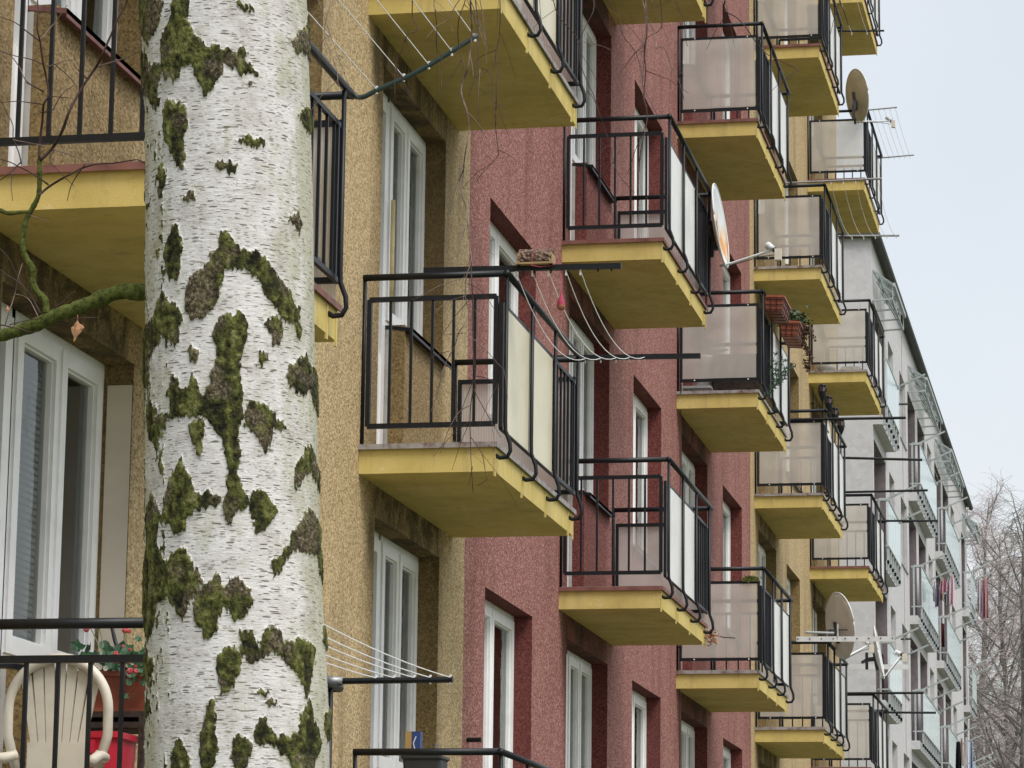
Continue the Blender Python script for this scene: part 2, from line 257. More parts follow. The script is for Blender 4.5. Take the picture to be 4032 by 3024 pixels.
BARK_PATCHES=[[[-2.821,3.596],[-2.054,3.562],[-2.147,3.534],[-2.203,3.506],[-2.372,3.496],[-2.427,3.478],[-2.555,3.498],[-2.823,3.538],[-2.821,3.552],[-2.82,3.575]],[[-1.9,3.577],[-1.705,3.573],[-1.729,3.51],[-1.624,3.478],[-1.492,3.457],[-1.303,3.451],[-1.173,3.438],[-1.151,3.452],[-1.092,3.456],[-1.046,3.447],[-1.061,3.427],[-0.945,3.409],[-0.885,3.404],[-0.928,3.393],[-1.007,3.401],[-1.124,3.399],[-1.236,3.411],[-1.347,3.424],[-1.342,3.4],[-1.434,3.374],[-1.545,3.348],[-1.629,3.375],[-1.673,3.405],[-1.742,3.42],[-1.876,3.412],[-1.967,3.384],[-2.021,3.416],[-2.099,3.385],[-2.159,3.42],[-2.176,3.455],[-2.149,3.487],[-2.016,3.513]],[[-2.821,3.486],[-2.618,3.473],[-2.321,3.436],[-2.155,3.43],[-2.18,3.404],[-2.272,3.381],[-2.217,3.349],[-2.325,3.339],[-2.496,3.373],[-2.824,3.405],[-2.822,3.445]],[[-2.096,3.351],[-1.965,3.344],[-1.804,3.336],[-1.783,3.314],[-1.796,3.287],[-1.853,3.265],[-1.833,3.235],[-1.845,3.209],[-1.938,3.209],[-2.01,3.239],[-2.13,3.269],[-2.173,3.303],[-2.155,3.336]],[[-1.124,3.266],[-1.027,3.268],[-0.947,3.266],[-0.824,3.261],[-0.846,3.253],[-1.028,3.253],[-1.106,3.257],[-1.219,3.26]],[[-1.45,3.215],[-1.242,3.215],[-1.167,3.213],[-1.263,3.192],[-1.357,3.198],[-1.451,3.201]],[[0.264,3.581],[0.263,3.56],[0.263,3.536],[0.263,3.508],[0.264,3.474],[-0.048,3.478],[-0.182,3.475],[-0.343,3.461],[-0.381,3.489],[-0.248,3.516],[-0.046,3.533]],[[-0.085,3.368],[0.056,3.361],[0.262,3.357],[0.262,3.337],[-0.053,3.312],[-0.203,3.322],[-0.315,3.337]],[[-2.193,3.227],[-2.133,3.216],[-2.135,3.189],[-2.196,3.171],[-2.229,3.146],[-2.279,3.174],[-2.277,3.207]],[[-1.771,3.16],[-1.689,3.147],[-1.71,3.139],[-1.882,3.142]],[[-1.068,3.388],[-1.01,3.386],[-1.021,3.379],[-1.06,3.38]],[[-0.425,3.129],[-0.329,3.129],[-0.297,3.11],[-0.368,3.091],[-0.443,3.105],[-0.539,3.112]],[[-1.15,3.546],[-1.035,3.541],[-0.956,3.54],[-0.939,3.527],[-1.017,3.532],[-1.133,3.536]],[[-1.979,3.098],[-1.919,3.085],[-1.868,3.058],[-1.897,3.026],[-1.927,2.993],[-1.955,2.981],[-2.082,2.984],[-2.14,3.018],[-2.17,3.038],[-2.084,3.069]],[[-1.382,3.075],[-1.326,3.077],[-1.252,3.058],[-1.159,3.039],[-1.084,3.033],[-0.967,3.042],[-0.887,3.024],[-0.784,3.003],[-0.674,2.983],[-0.528,2.961],[-0.448,2.937],[-0.323,2.938],[-0.359,2.924],[-0.423,2.909],[-0.295,2.896],[-0.366,2.871],[-0.426,2.882],[-0.508,2.906],[-0.61,2.903],[-0.725,2.923],[-0.872,2.949],[-0.97,2.983],[-1.104,3.001],[-1.254,3.002],[-1.366,2.992],[-1.404,2.963],[-1.443,2.93],[-1.558,2.911],[-1.676,2.899],[-1.779,2.9],[-1.821,2.923],[-1.852,2.953],[-1.776,2.981],[-1.633,2.993],[-1.574,3.009],[-1.459,3.041]],[[-2.152,2.969],[-2.083,2.938],[-1.957,2.929],[-1.865,2.908],[-1.844,2.901],[-1.911,2.886],[-1.934,2.864],[-1.981,2.839],[-2.057,2.859],[-2.232,2.88],[-2.231,2.857],[-2.42,2.849],[-2.52,2.813],[-2.462,2.785],[-2.828,2.79],[-2.826,2.829],[-2.826,2.862],[-2.827,2.888],[-2.828,2.902],[-2.38,2.907],[-2.319,2.934]],[[-1.445,2.898],[-1.314,2.906],[-1.147,2.908],[-1.082,2.891],[-1.083,2.868],[-1.169,2.819],[-1.191,2.777],[-1.175,2.738],[-1.161,2.706],[-1.218,2.687],[-1.201,2.649],[-1.184,2.611],[-1.239,2.604],[-1.224,2.579],[-1.189,2.566],[-1.118,2.548],[-1.102,2.529],[-1.195,2.516],[-1.376,2.502],[-1.41,2.527],[-1.353,2.553],[-1.33,2.594],[-1.365,2.642],[-1.456,2.67],[-1.548,2.689],[-1.584,2.705],[-1.782,2.707],[-1.868,2.705],[-1.959,2.703],[-2.084,2.702],[-2.199,2.675],[-2.295,2.642],[-2.372,2.657],[-2.584,2.688],[-2.579,2.723],[-2.458,2.746],[-2.228,2.711],[-2.057,2.714],[-2.055,2.743],[-2.107,2.751],[-2.055,2.775],[-1.992,2.79],[-1.932,2.78],[-1.887,2.76],[-1.8,2.765],[-1.737,2.79],[-1.707,2.774],[-1.667,2.754],[-1.62,2.741],[-1.542,2.763],[-1.503,2.795],[-1.446,2.827],[-1.483,2.856],[-1.492,2.882]],[[-1.8,2.836],[-1.716,2.84],[-1.656,2.831],[-1.666,2.822],[-1.747,2.814],[-1.789,2.826]],[[-0.769,2.912],[-0.669,2.908],[-0.66,2.882],[-0.685,2.856],[-0.753,2.848],[-0.794,2.866],[-0.877,2.881],[-0.896,2.893]],[[-0.959,2.837],[-0.9,2.835],[-0.819,2.817],[-0.921,2.812],[-0.981,2.808]],[[-0.227,2.85],[-0.093,2.828],[0.174,2.827],[0.258,2.813],[0.258,2.787],[0.257,2.754],[0.258,2.738],[-0.042,2.754],[-0.112,2.785],[-0.251,2.767],[-0.388,2.763],[-0.527,2.772],[-0.611,2.79],[-0.57,2.813],[-0.403,2.831]],[[-1.065,2.731],[-0.989,2.734],[-0.871,2.729],[-0.772,2.706],[-0.595,2.684],[-0.796,2.683],[-0.819,2.66],[-0.901,2.63],[-0.959,2.654],[-1.072,2.672],[-1.144,2.691],[-1.132,2.713]],[[-1.763,2.694],[-1.623,2.699],[-1.586,2.674],[-1.606,2.642],[-1.654,2.617],[-1.723,2.643],[-1.774,2.672]],[[-0.35,2.661],[-0.162,2.663],[-0.001,2.635],[0.257,2.62],[0.257,2.597],[0.19,2.582],[-0.077,2.601],[-0.171,2.617],[-0.36,2.6],[-0.484,2.571],[-0.532,2.589],[-0.445,2.626],[-0.285,2.647]],[[-1.891,2.625],[-1.826,2.596],[-1.746,2.567],[-1.689,2.541],[-1.554,2.556],[-1.426,2.54],[-1.446,2.527],[-1.594,2.521],[-1.73,2.519],[-1.813,2.504],[-1.857,2.485],[-2.005,2.468],[-2.066,2.488],[-2.203,2.509],[-2.171,2.537],[-2.112,2.568],[-1.983,2.598]],[[-1.005,2.563],[-0.891,2.551],[-0.773,2.527],[-0.819,2.501],[-0.94,2.48],[-1.017,2.473],[-1.061,2.488],[-1.104,2.516],[-1.082,2.542]],[[-1.393,2.515],[-1.303,2.515],[-1.286,2.503],[-1.324,2.484],[-1.376,2.499]],[[-2.437,2.565],[-2.299,2.536],[-2.234,2.516],[-2.269,2.491],[-2.342,2.461],[-2.27,2.444],[-2.148,2.42],[-1.924,2.442],[-1.88,2.449],[-1.837,2.444],[-1.796,2.419],[-1.659,2.383],[-1.671,2.365],[-1.782,2.343],[-1.868,2.31],[-1.911,2.307],[-2.023,2.33],[-2.096,2.356],[-2.306,2.34],[-2.383,2.303],[-2.522,2.274],[-2.83,2.312],[-2.829,2.375],[-2.829,2.423],[-2.593,2.466],[-2.676,2.516],[-2.518,2.541]],[[-1.51,2.386],[-1.474,2.388],[-1.388,2.365],[-1.295,2.39],[-1.242,2.387],[-1.192,2.372],[-1.105,2.36],[-1.081,2.347],[-1.132,2.319],[-1.24,2.303],[-1.309,2.309],[-1.393,2.336],[-1.449,2.318],[-1.488,2.283],[-1.544,2.259],[-1.598,2.262],[-1.671,2.287],[-1.746,2.309],[-1.773,2.331],[-1.701,2.359],[-1.585,2.374]],[[-0.261,2.535],[-0.062,2.524],[0.145,2.51],[0.231,2.49],[0.089,2.467],[0.255,2.452],[0.255,2.426],[0.255,2.397],[0.002,2.417],[-0.074,2.45],[-0.34,2.447],[-0.537,2.449],[-0.682,2.428],[-0.751,2.401],[-0.814,2.391],[-0.871,2.412],[-0.789,2.429],[-0.633,2.454],[-0.58,2.48],[-0.415,2.509]],[[-1.244,2.279],[-1.103,2.279],[-1.054,2.254],[-0.977,2.277],[-0.869,2.295],[-0.783,2.285],[-0.757,2.267],[-0.684,2.268],[-0.595,2.266],[-0.52,2.273],[-0.356,2.27],[-0.263,2.259],[-0.296,2.233],[-0.377,2.201],[-0.407,2.163],[-0.486,2.168],[-0.548,2.201],[-0.657,2.215],[-0.757,2.232],[-0.833,2.247],[-0.893,2.237],[-0.984,2.242],[-1.079,2.223],[-1.15,2.219],[-1.232,2.241]],[[-1.477,2.234],[-1.404,2.249],[-1.283,2.25],[-1.218,2.225],[-1.274,2.203],[-1.33,2.175],[-1.417,2.166],[-1.539,2.15],[-1.54,2.129],[-1.523,2.098],[-1.506,2.068],[-1.506,2.037],[-1.542,2.019],[-1.65,2.007],[-1.703,2.043],[-1.703,2.074],[-1.657,2.098],[-1.629,2.129],[-1.593,2.147],[-1.469,2.163],[-1.467,2.184],[-1.507,2.209]],[[-1.964,2.077],[-1.9,2.059],[-1.798,2.031],[-1.78,2.007],[-2.106,2.009],[-2.056,2.045]],[[-1.317,2.086],[-1.266,2.083],[-1.181,2.075],[-1.13,2.057],[-1.183,2.032],[-1.253,2.007],[-1.32,2.007],[-1.352,2.037],[-1.352,2.059],[-1.309,2.074]],[[-1.023,2.114],[-0.978,2.113],[-0.97,2.1],[-0.879,2.086],[-0.861,2.071],[-0.782,2.09],[-0.723,2.081],[-0.592,2.092],[-0.565,2.126],[-0.491,2.137],[-0.462,2.156],[-0.394,2.153],[-0.354,2.126],[-0.244,2.1],[-0.193,2.072],[-0.306,2.04],[-0.372,2.014],[-0.645,2.011],[-0.766,2.047],[-0.862,2.061],[-1.007,2.07],[-1.061,2.057],[-1.121,2.066],[-1.076,2.1]],[[0.024,2.309],[0.254,2.307],[0.253,2.288],[0.253,2.269],[0.014,2.274]],[[-0.085,2.133],[0.196,2.15],[0.252,2.132],[0.252,2.104],[0.02,2.082],[-0.07,2.099]],[[-2.73,2.247],[-2.422,2.235],[-2.403,2.213],[-2.526,2.187],[-2.742,2.203]],[[-2.832,2.144],[-2.59,2.159],[-2.427,2.138],[-2.472,2.126],[-2.671,2.126]],[[-1.125,2.162],[-1.037,2.166],[-0.929,2.164],[-1.02,2.155]],[[-1.003,2.148],[-0.874,2.151],[-0.817,2.142],[-0.931,2.139]]]
HANGING_TWIGS=[[0.0022,[[3.004,5.397,3.487],[3.001,5.405,3.403],[3.004,5.385,3.375],[3.0,5.378,3.348],[3.003,5.363,3.313],[3.019,5.347,3.277],[3.035,5.335,3.239],[3.039,5.328,3.213],[3.05,5.324,3.199]]],[0.0014,[[2.994,5.397,3.324],[2.989,5.378,3.288],[2.993,5.38,3.258],[2.991,5.378,3.23]]],[0.0022,[[3.258,5.402,3.475],[3.254,5.41,3.392],[3.252,5.402,3.371],[3.245,5.402,3.35],[3.239,5.418,3.328],[3.239,5.434,3.302],[3.25,5.419,3.266],[3.254,5.407,3.235],[3.251,5.389,3.209]]],[0.0038,[[3.263,5.419,3.48],[3.261,5.421,3.389],[3.259,5.439,3.37],[3.259,5.448,3.342],[3.255,5.456,3.308],[3.253,5.445,3.268],[3.241,5.464,3.249],[3.241,5.444,3.225],[3.249,5.434,3.198],[3.256,5.431,3.179],[3.257,5.443,3.151],[3.256,5.431,3.118],[3.249,5.445,3.092],[3.243,5.464,3.067],[3.244,5.451,3.027],[3.251,5.455,3.01],[3.255,5.435,2.969],[3.249,5.431,2.945]]],[0.002,[[3.261,5.389,3.064],[3.248,5.404,3.042]]],[0.0022,[[3.158,5.416,3.485],[3.155,5.409,3.39],[3.153,5.422,3.361],[3.167,5.404,3.33],[3.152,5.388,3.319],[3.14,5.392,3.288],[3.13,5.393,3.27],[3.129,5.39,3.242],[3.132,5.383,3.194]]],[0.0018,[[3.204,5.383,3.441],[3.199,5.394,3.383],[3.202,5.392,3.364],[3.218,5.401,3.351],[3.224,5.42,3.344],[3.229,5.421,3.326]]],[0.0018,[[3.196,5.415,3.372],[3.196,5.434,3.344],[3.193,5.448,3.308],[3.202,5.45,3.293],[3.205,5.439,3.259],[3.21,5.419,3.22]]],[0.0022,[[3.276,5.38,3.436],[3.279,5.38,3.375],[3.284,5.38,3.338],[3.289,5.366,3.297],[3.291,5.351,3.265],[3.297,5.34,3.235],[3.313,5.337,3.227],[3.325,5.327,3.194],[3.33,5.31,3.153],[3.336,5.304,3.133],[3.338,5.291,3.097]]],[0.0018,[[3.277,5.411,3.446],[3.285,5.392,3.378],[3.291,5.397,3.349],[3.292,5.407,3.322],[3.294,5.407,3.303]]],[0.0022,[[3.321,5.387,3.467],[3.327,5.368,3.368],[3.328,5.367,3.338],[3.325,5.376,3.298],[3.32,5.372,3.276],[3.321,5.372,3.243],[3.327,5.352,3.207],[3.326,5.352,3.171],[3.321,5.369,3.14],[3.324,5.383,3.093],[3.32,5.393,3.081],[3.296,5.377,3.048],[3.284,5.393,3.038]]],[0.0015,[[3.318,5.386,3.281],[3.28,5.396,3.267],[3.28,5.386,3.234],[3.268,5.388,3.196]]],[0.0015,[[3.283,5.411,3.256],[3.283,5.401,3.211],[3.281,5.414,3.172],[3.277,5.432,3.16]]],[0.0012,[[3.319,5.401,3.098],[3.336,5.411,3.091],[3.354,5.426,3.08]]],[0.0018,[[3.494,5.414,3.466],[3.494,5.401,3.374],[3.495,5.383,3.341],[3.481,5.378,3.31],[3.471,5.369,3.271],[3.474,5.37,3.22]]],[0.0014,[[3.479,5.389,3.289],[3.512,5.39,3.279],[3.532,5.392,3.269]]],[0.0028,[[3.587,5.392,3.454],[3.59,5.393,3.366],[3.593,5.381,3.341],[3.597,5.363,3.293],[3.59,5.375,3.261],[3.592,5.381,3.227],[3.588,5.387,3.181],[3.594,5.39,3.146],[3.591,5.371,3.103],[3.585,5.366,3.069],[3.582,5.383,3.041]]],[0.0018,[[3.508,5.406,3.448],[3.52,5.406,3.365],[3.535,5.421,3.351],[3.546,5.409,3.304],[3.568,5.423,3.274],[3.578,5.433,3.231]]],[0.0015,[[3.396,5.384,3.431],[3.395,5.394,3.377],[3.4,5.384,3.334],[3.409,5.37,3.286],[3.422,5.363,3.272]]],[0.0018,[[3.404,5.404,3.452],[3.42,5.419,3.362],[3.441,5.435,3.332],[3.457,5.448,3.311],[3.464,5.429,3.266],[3.475,5.437,3.231],[3.49,5.432,3.199],[3.505,5.433,3.15],[3.519,5.439,3.109],[3.527,5.427,3.073],[3.541,5.418,3.043],[3.566,5.426,3.015]]],[0.0013,[[3.514,5.382,3.136],[3.495,5.374,3.185],[3.47,5.382,3.197]]],[0.0022,[[3.592,5.388,3.421],[3.591,5.388,3.361],[3.59,5.384,3.337],[3.6,5.399,3.315],[3.609,5.386,3.289],[3.61,5.379,3.268],[3.627,5.37,3.265],[3.64,5.378,3.229],[3.655,5.366,3.199],[3.662,5.379,3.17]]],[0.0018,[[3.617,5.401,3.424],[3.613,5.419,3.37],[3.613,5.429,3.321],[3.589,5.42,3.301],[3.587,5.409,3.274],[3.582,5.417,3.238],[3.583,5.403,3.197]]],[0.0026,[[3.732,5.418,3.424],[3.729,5.426,3.367],[3.725,5.446,3.354],[3.75,5.435,3.335],[3.769,5.43,3.311],[3.778,5.439,3.297],[3.791,5.459,3.282],[3.81,5.452,3.264],[3.855,5.437,3.237],[3.858,5.433,3.229]]],[0.002,[[3.579,5.415,3.43],[3.58,5.418,3.372],[3.586,5.409,3.35],[3.59,5.397,3.312],[3.581,5.393,3.246],[3.588,5.378,3.18],[3.595,5.385,3.16]]],[0.0015,[[3.635,5.392,3.384],[3.646,5.393,3.351],[3.658,5.404,3.323],[3.659,5.415,3.296],[3.661,5.43,3.284]]],[0.0024,[[3.934,5.397,3.406],[3.937,5.41,3.351],[3.943,5.419,3.335],[3.95,5.434,3.311]]],[0.0022,[[3.264,5.409,2.973],[3.268,5.412,2.926],[3.275,5.397,2.893],[3.267,5.393,2.862],[3.264,5.404,2.827],[3.27,5.404,2.797],[3.263,5.392,2.771],[3.253,5.406,2.766],[3.241,5.424,2.743],[3.222,5.443,2.718],[3.216,5.431,2.69],[3.204,5.45,2.658],[3.196,5.439,2.627]]],[0.0026,[[3.271,5.415,2.897],[3.273,5.406,2.877],[3.279,5.389,2.838],[3.279,5.399,2.799],[3.28,5.398,2.746],[3.282,5.399,2.702],[3.282,5.408,2.672],[3.273,5.422,2.64],[3.269,5.433,2.607],[3.269,5.442,2.564],[3.273,5.432,2.525],[3.275,5.441,2.48]]],[0.0018,[[3.281,5.406,2.66],[3.294,5.401,2.635],[3.313,5.408,2.601],[3.334,5.394,2.569]]],[0.0016,[[3.283,5.391,2.747],[3.3,5.41,2.733],[3.321,5.421,2.708],[3.332,5.44,2.697]]],[0.0016,[[3.28,5.414,2.685],[3.303,5.409,2.68],[3.323,5.411,2.668],[3.324,5.43,2.657]]],[0.0017,[[3.28,5.39,2.57],[3.301,5.388,2.54],[3.308,5.384,2.51],[3.314,5.375,2.492],[3.293,5.39,2.483]]],[0.0014,[[3.269,5.382,2.825],[3.237,5.393,2.819],[3.215,5.376,2.796]]],[0.0014,[[3.237,5.398,2.729],[3.207,5.391,2.717],[3.183,5.38,2.705]]],[0.0012,[[3.26,5.409,2.763],[3.228,5.413,2.762]]],[0.0018,[[3.273,5.418,2.633],[3.253,5.416,2.621],[3.238,5.404,2.59],[3.229,5.407,2.568],[3.22,5.412,2.546]]],[0.0014,[[3.269,5.395,2.851],[3.292,5.41,2.839],[3.313,5.428,2.807]]],[0.0012,[[3.282,5.402,2.52],[3.273,5.414,2.49]]],[0.0012,[[2.969,5.396,3.426],[3.039,5.379,3.24],[3.052,5.39,3.218],[3.071,5.382,3.185]]]]
LEFT_TWIGS=[[0.0155,[[2.505,5.998,2.992],[2.47,5.994,2.992],[2.424,5.996,2.996],[2.388,5.992,2.985],[2.358,5.989,2.972],[2.321,5.99,2.959],[2.288,5.987,2.95],[2.254,5.989,2.934],[2.219,5.992,2.924],[2.188,5.991,2.915],[2.127,5.99,2.901],[2.066,5.988,2.896]]],[0.0065,[[2.269,5.979,2.952],[2.265,5.983,2.979],[2.246,5.984,2.999],[2.236,5.985,3.018],[2.236,5.982,3.044],[2.222,5.98,3.067],[2.214,5.976,3.087],[2.214,5.979,3.128],[2.218,5.98,3.152],[2.229,5.982,3.174],[2.242,5.978,3.198],[2.242,5.982,3.23],[2.239,5.984,3.278]]],[0.0036,[[2.253,5.947,3.265],[2.275,5.953,3.289],[2.299,5.931,3.309],[2.314,5.916,3.328],[2.327,5.906,3.355],[2.335,5.927,3.392],[2.351,5.937,3.428],[2.37,5.939,3.458],[2.392,5.911,3.476],[2.403,5.925,3.518],[2.418,5.919,3.549],[2.428,5.937,3.585],[2.442,5.922,3.611]]],[0.002,[[2.359,5.97,3.465],[2.398,5.946,3.466],[2.424,5.961,3.479],[2.454,5.953,3.489]]],[0.003,[[2.237,5.989,3.28],[2.235,5.992,3.312],[2.244,5.979,3.362],[2.254,5.954,3.386],[2.265,5.951,3.405],[2.259,5.949,3.442],[2.26,5.922,3.468],[2.26,5.902,3.503],[2.261,5.879,3.524],[2.258,5.886,3.567],[2.246,5.908,3.616]]],[0.0018,[[2.233,5.977,3.528],[2.197,5.985,3.556],[2.178,5.97,3.57],[2.139,5.986,3.589]]],[0.0014,[[2.258,5.907,3.509],[2.264,5.935,3.538],[2.276,5.949,3.562],[2.302,5.94,3.592]]],[0.0026,[[2.26,5.931,3.187],[2.271,5.955,3.21],[2.3,5.942,3.221],[2.324,5.93,3.228],[2.341,5.947,3.244],[2.379,5.937,3.25],[2.406,5.958,3.256],[2.441,5.955,3.259],[2.46,5.958,3.261],[2.477,5.95,3.25]]],[0.0018,[[2.274,5.948,3.213],[2.244,5.933,3.234],[2.206,5.958,3.256],[2.176,5.982,3.274],[2.15,5.993,3.284]]],[0.005,[[2.164,5.97,3.169],[2.191,5.953,3.157],[2.221,5.939,3.155],[2.24,5.932,3.153]]],[0.0015,[[2.205,5.971,3.266],[2.209,5.943,3.282],[2.199,5.934,3.311],[2.194,5.942,3.341],[2.184,5.93,3.365],[2.159,5.956,3.401]]],[0.0017,[[2.201,5.979,3.272],[2.195,5.951,3.248],[2.185,5.934,3.23],[2.172,5.941,3.225]]],[0.0014,[[2.184,5.981,3.252],[2.18,5.984,3.226],[2.186,5.982,3.191]]],[0.0013,[[2.253,5.955,3.386],[2.232,5.947,3.388],[2.204,5.928,3.387],[2.169,5.929,3.386]]],[0.0013,[[2.27,5.936,3.397],[2.284,5.964,3.403],[2.309,5.963,3.399]]],[0.0013,[[2.241,5.989,3.476],[2.266,5.979,3.478],[2.283,5.989,3.488],[2.31,5.971,3.484]]],[0.0013,[[2.281,5.935,3.465],[2.316,5.919,3.434],[2.339,5.914,3.408]]],[0.0013,[[2.249,5.952,3.471],[2.224,5.949,3.482],[2.192,5.949,3.49],[2.167,5.923,3.494]]],[0.0015,[[2.222,5.985,3.434],[2.209,5.965,3.442],[2.186,5.987,3.478],[2.173,5.962,3.498],[2.15,5.966,3.511]]],[0.0018,[[2.255,5.948,3.411],[2.242,5.929,3.417],[2.227,5.919,3.423]]],[0.0014,[[2.242,5.969,3.374],[2.273,5.95,3.37],[2.275,5.973,3.394],[2.291,5.973,3.417],[2.302,6.001,3.438]]],[0.0014,[[2.29,5.922,3.28],[2.325,5.921,3.268],[2.342,5.942,3.263],[2.365,5.937,3.251]]],[0.0012,[[2.282,5.953,3.289],[2.275,5.947,3.264],[2.31,5.92,3.228],[2.338,5.921,3.201]]],[0.0014,[[2.353,5.943,3.253],[2.335,5.947,3.231],[2.32,5.953,3.209],[2.315,5.949,3.178]]],[0.0013,[[2.199,5.933,3.307],[2.244,5.905,3.291],[2.287,5.892,3.279]]],[0.0013,[[2.354,5.929,3.429],[2.347,5.907,3.436],[2.336,5.899,3.448]]],[0.0014,[[2.416,5.953,3.58],[2.405,5.974,3.605],[2.397,5.985,3.626]]],[0.0012,[[2.24,5.936,3.147],[2.27,5.908,3.133],[2.289,5.913,3.128]]],[0.0018,[[2.268,5.948,2.945],[2.243,5.966,2.98],[2.221,5.957,3.009],[2.189,5.975,3.03],[2.166,5.978,3.045]]],[0.0013,[[2.214,5.976,3.013],[2.19,5.998,3.049],[2.173,6.003,3.078],[2.146,6.027,3.102]]],[0.0013,[[2.2,5.931,2.92],[2.211,5.924,2.948],[2.213,5.944,2.986],[2.225,5.926,3.015],[2.224,5.951,3.051]]],[0.0013,[[2.219,5.906,2.914],[2.245,5.917,2.923],[2.278,5.92,2.929]]],[0.0013,[[2.298,5.939,2.952],[2.32,5.941,2.968],[2.333,5.942,2.982],[2.341,5.948,2.988]]],[0.0013,[[2.278,5.912,2.927],[2.253,5.929,2.965],[2.231,5.951,2.982],[2.214,5.94,2.985]]],[0.0014,[[2.35,5.904,2.92],[2.384,5.878,2.917],[2.407,5.901,2.922]]],[0.0016,[[2.205,5.889,2.911],[2.229,5.908,2.908],[2.267,5.898,2.896],[2.291,5.879,2.893]]]]
DRY_LEAF=[[2.364,5.9,2.917],[2.379,5.9,2.902],[2.368,5.9,2.889],[2.358,5.9,2.874],[2.351,5.9,2.903]]
DRY_LEAF_SMALL=[[2.215,5.9,2.953],[2.219,5.9,2.944],[2.215,5.9,2.936],[2.211,5.9,2.945]]
# ---------------------------------------------------------------- ground and street
gm,t,p=nodes('grass_and_soil'); g=geo(t); t.links.new(ramp(t,noise(t,1.2,6,.7,g),[(.3,(.06,.07,.03)),(.5,(.10,.12,.05)),(.7,(.17,.15,.09))]),p.inputs['Base Color']); setp(p,.95,0,.2)
o=MB().quad((-400,-200,0),(500,-200,0),(500,900,0),(-400,900,0)).build('ground',gm); tag(o,kind='structure')
pm=simple('concrete_paving',(.20,.19,.18),.9,0,.2,.1,3)
o=MB().box(.03,1.2,-20,110,-.05,.12).build('pavement',pm); tag(o,kind='structure')
o=MB().quad((8,-60,.008),(14,-60,.008),(14,200,.008),(8,200,.008)).build('road',simple('asphalt',(.06,.06,.062),.9,0,.2,.1,20)); tag(o,kind='structure')

# ---------------------------------------------------------------- the yellow and red block
ZB0=4.587; FL=2.8
YS=[11.377,17.728,24.317,30.805,37.407,43.976]        # near edge of each balcony column
BW=2.627; BD=.81
blk=empty('apartment_block',(0,30,0),'long apartment block in yellow and red roughcast with rows of yellow balconies','apartment building')
blk.location=(0,0,0)
XR=-.14                                               # plane of the window frames
def wall(ya,yb,za,zb,ops,x=0,depth=.14,back=None):
    m=MB(); ys=sorted({ya,yb}|{v for o in ops for v in o[:2] if ya<v<yb}); zs=sorted({za,zb}|{v for o in ops for v in o[2:] if za<v<zb})
    def hole(y,z): return any(o[0]<y<o[1] and o[2]<z<o[3] for o in ops)
    H=[[hole((ys[i]+ys[i+1])/2,(zs[j]+zs[j+1])/2) for j in range(len(zs)-1)] for i in range(len(ys)-1)]
    for i in range(len(ys)-1):
        for j in range(len(zs)-1):
            a,b,c,d=ys[i],ys[i+1],zs[j],zs[j+1]
            if not H[i][j]: m.quad((x,a,c),(x,b,c),(x,b,d),(x,a,d))
            else:
                X=x-depth-.08
                if i==0 or not H[i-1][j]: m.quad((X,a,c),(x,a,c),(x,a,d),(X,a,d))
                if i==len(ys)-2 or not H[i+1][j]: m.quad((x,b,c),(X,b,c),(X,b,d),(x,b,d))
                if j==0 or not H[i][j-1]: m.quad((X,a,c),(X,b,c),(x,b,c),(x,a,c))
                if j==len(zs)-2 or not H[i][j+1]: m.quad((X,b,d),(X,a,d),(x,a,d),(x,b,d))
    return m
LEV=range(-1,5)
# openings: (door start, door end, window end) after the balcony's near edge, and the single windows
BAY=[(.38,.88,2.10),(.42,1.12,2.22),(.36,1.14,2.36),(.38,1.14,2.32),(.38,1.14,2.32),(.38,1.14,2.32)]
SW=[(14.9,16.67),(21.44,23.21),(28.03,29.77),(34.43,36.15),(40.96,42.62)]
ops=[];wins=[]
for l in LEV:
    zb=ZB0+FL*l
    for y0,(a,b,c) in zip(YS,BAY):
        ops+= [(y0+a,y0+b,zb+.17,zb+2.61),(y0+b,y0+c,zb+1.13,zb+2.61)]; wins.append((y0+b,y0+c,zb+1.13,zb+2.61,'b',y0+a,zb))
    for a,b in SW: ops.append((a,b,zb+1.05,zb+2.61)); wins.append((a,b,zb+1.05,zb+2.61,'s',0,zb))
ZT=18.7
def seg(name,ya,yb,mat): return wall(ya,yb,0,ZT,[o for o in ops if ya<=o[0] and o[1]<=yb]).build(name,mat,blk)
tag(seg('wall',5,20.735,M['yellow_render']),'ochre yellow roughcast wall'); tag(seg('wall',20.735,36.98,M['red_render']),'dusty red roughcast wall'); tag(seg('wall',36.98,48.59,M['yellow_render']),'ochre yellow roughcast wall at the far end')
m=MB(); m.quad((0,5,0),(-11,5,0),(-11,5,ZT),(0,5,ZT)); m.quad((0,48.59,0),(-11,48.59,0),(-11,48.59,ZT),(0,48.59,ZT)); m.quad((-11,5,0),(-11,48.59,0),(-11,48.59,ZT),(-11,5,ZT)); m.build('end_wall',M['yellow_render'],blk)
MB().box(-11.3,.35,4.7,48.9,ZT,ZT+.25).build('roof',M['roof'],blk)
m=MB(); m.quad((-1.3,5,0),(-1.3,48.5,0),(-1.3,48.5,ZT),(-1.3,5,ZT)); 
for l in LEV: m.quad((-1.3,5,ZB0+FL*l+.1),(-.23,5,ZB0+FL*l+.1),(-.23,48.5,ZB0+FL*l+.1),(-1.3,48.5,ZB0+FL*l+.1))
m.build('room_interior',M['dark_room'],blk)

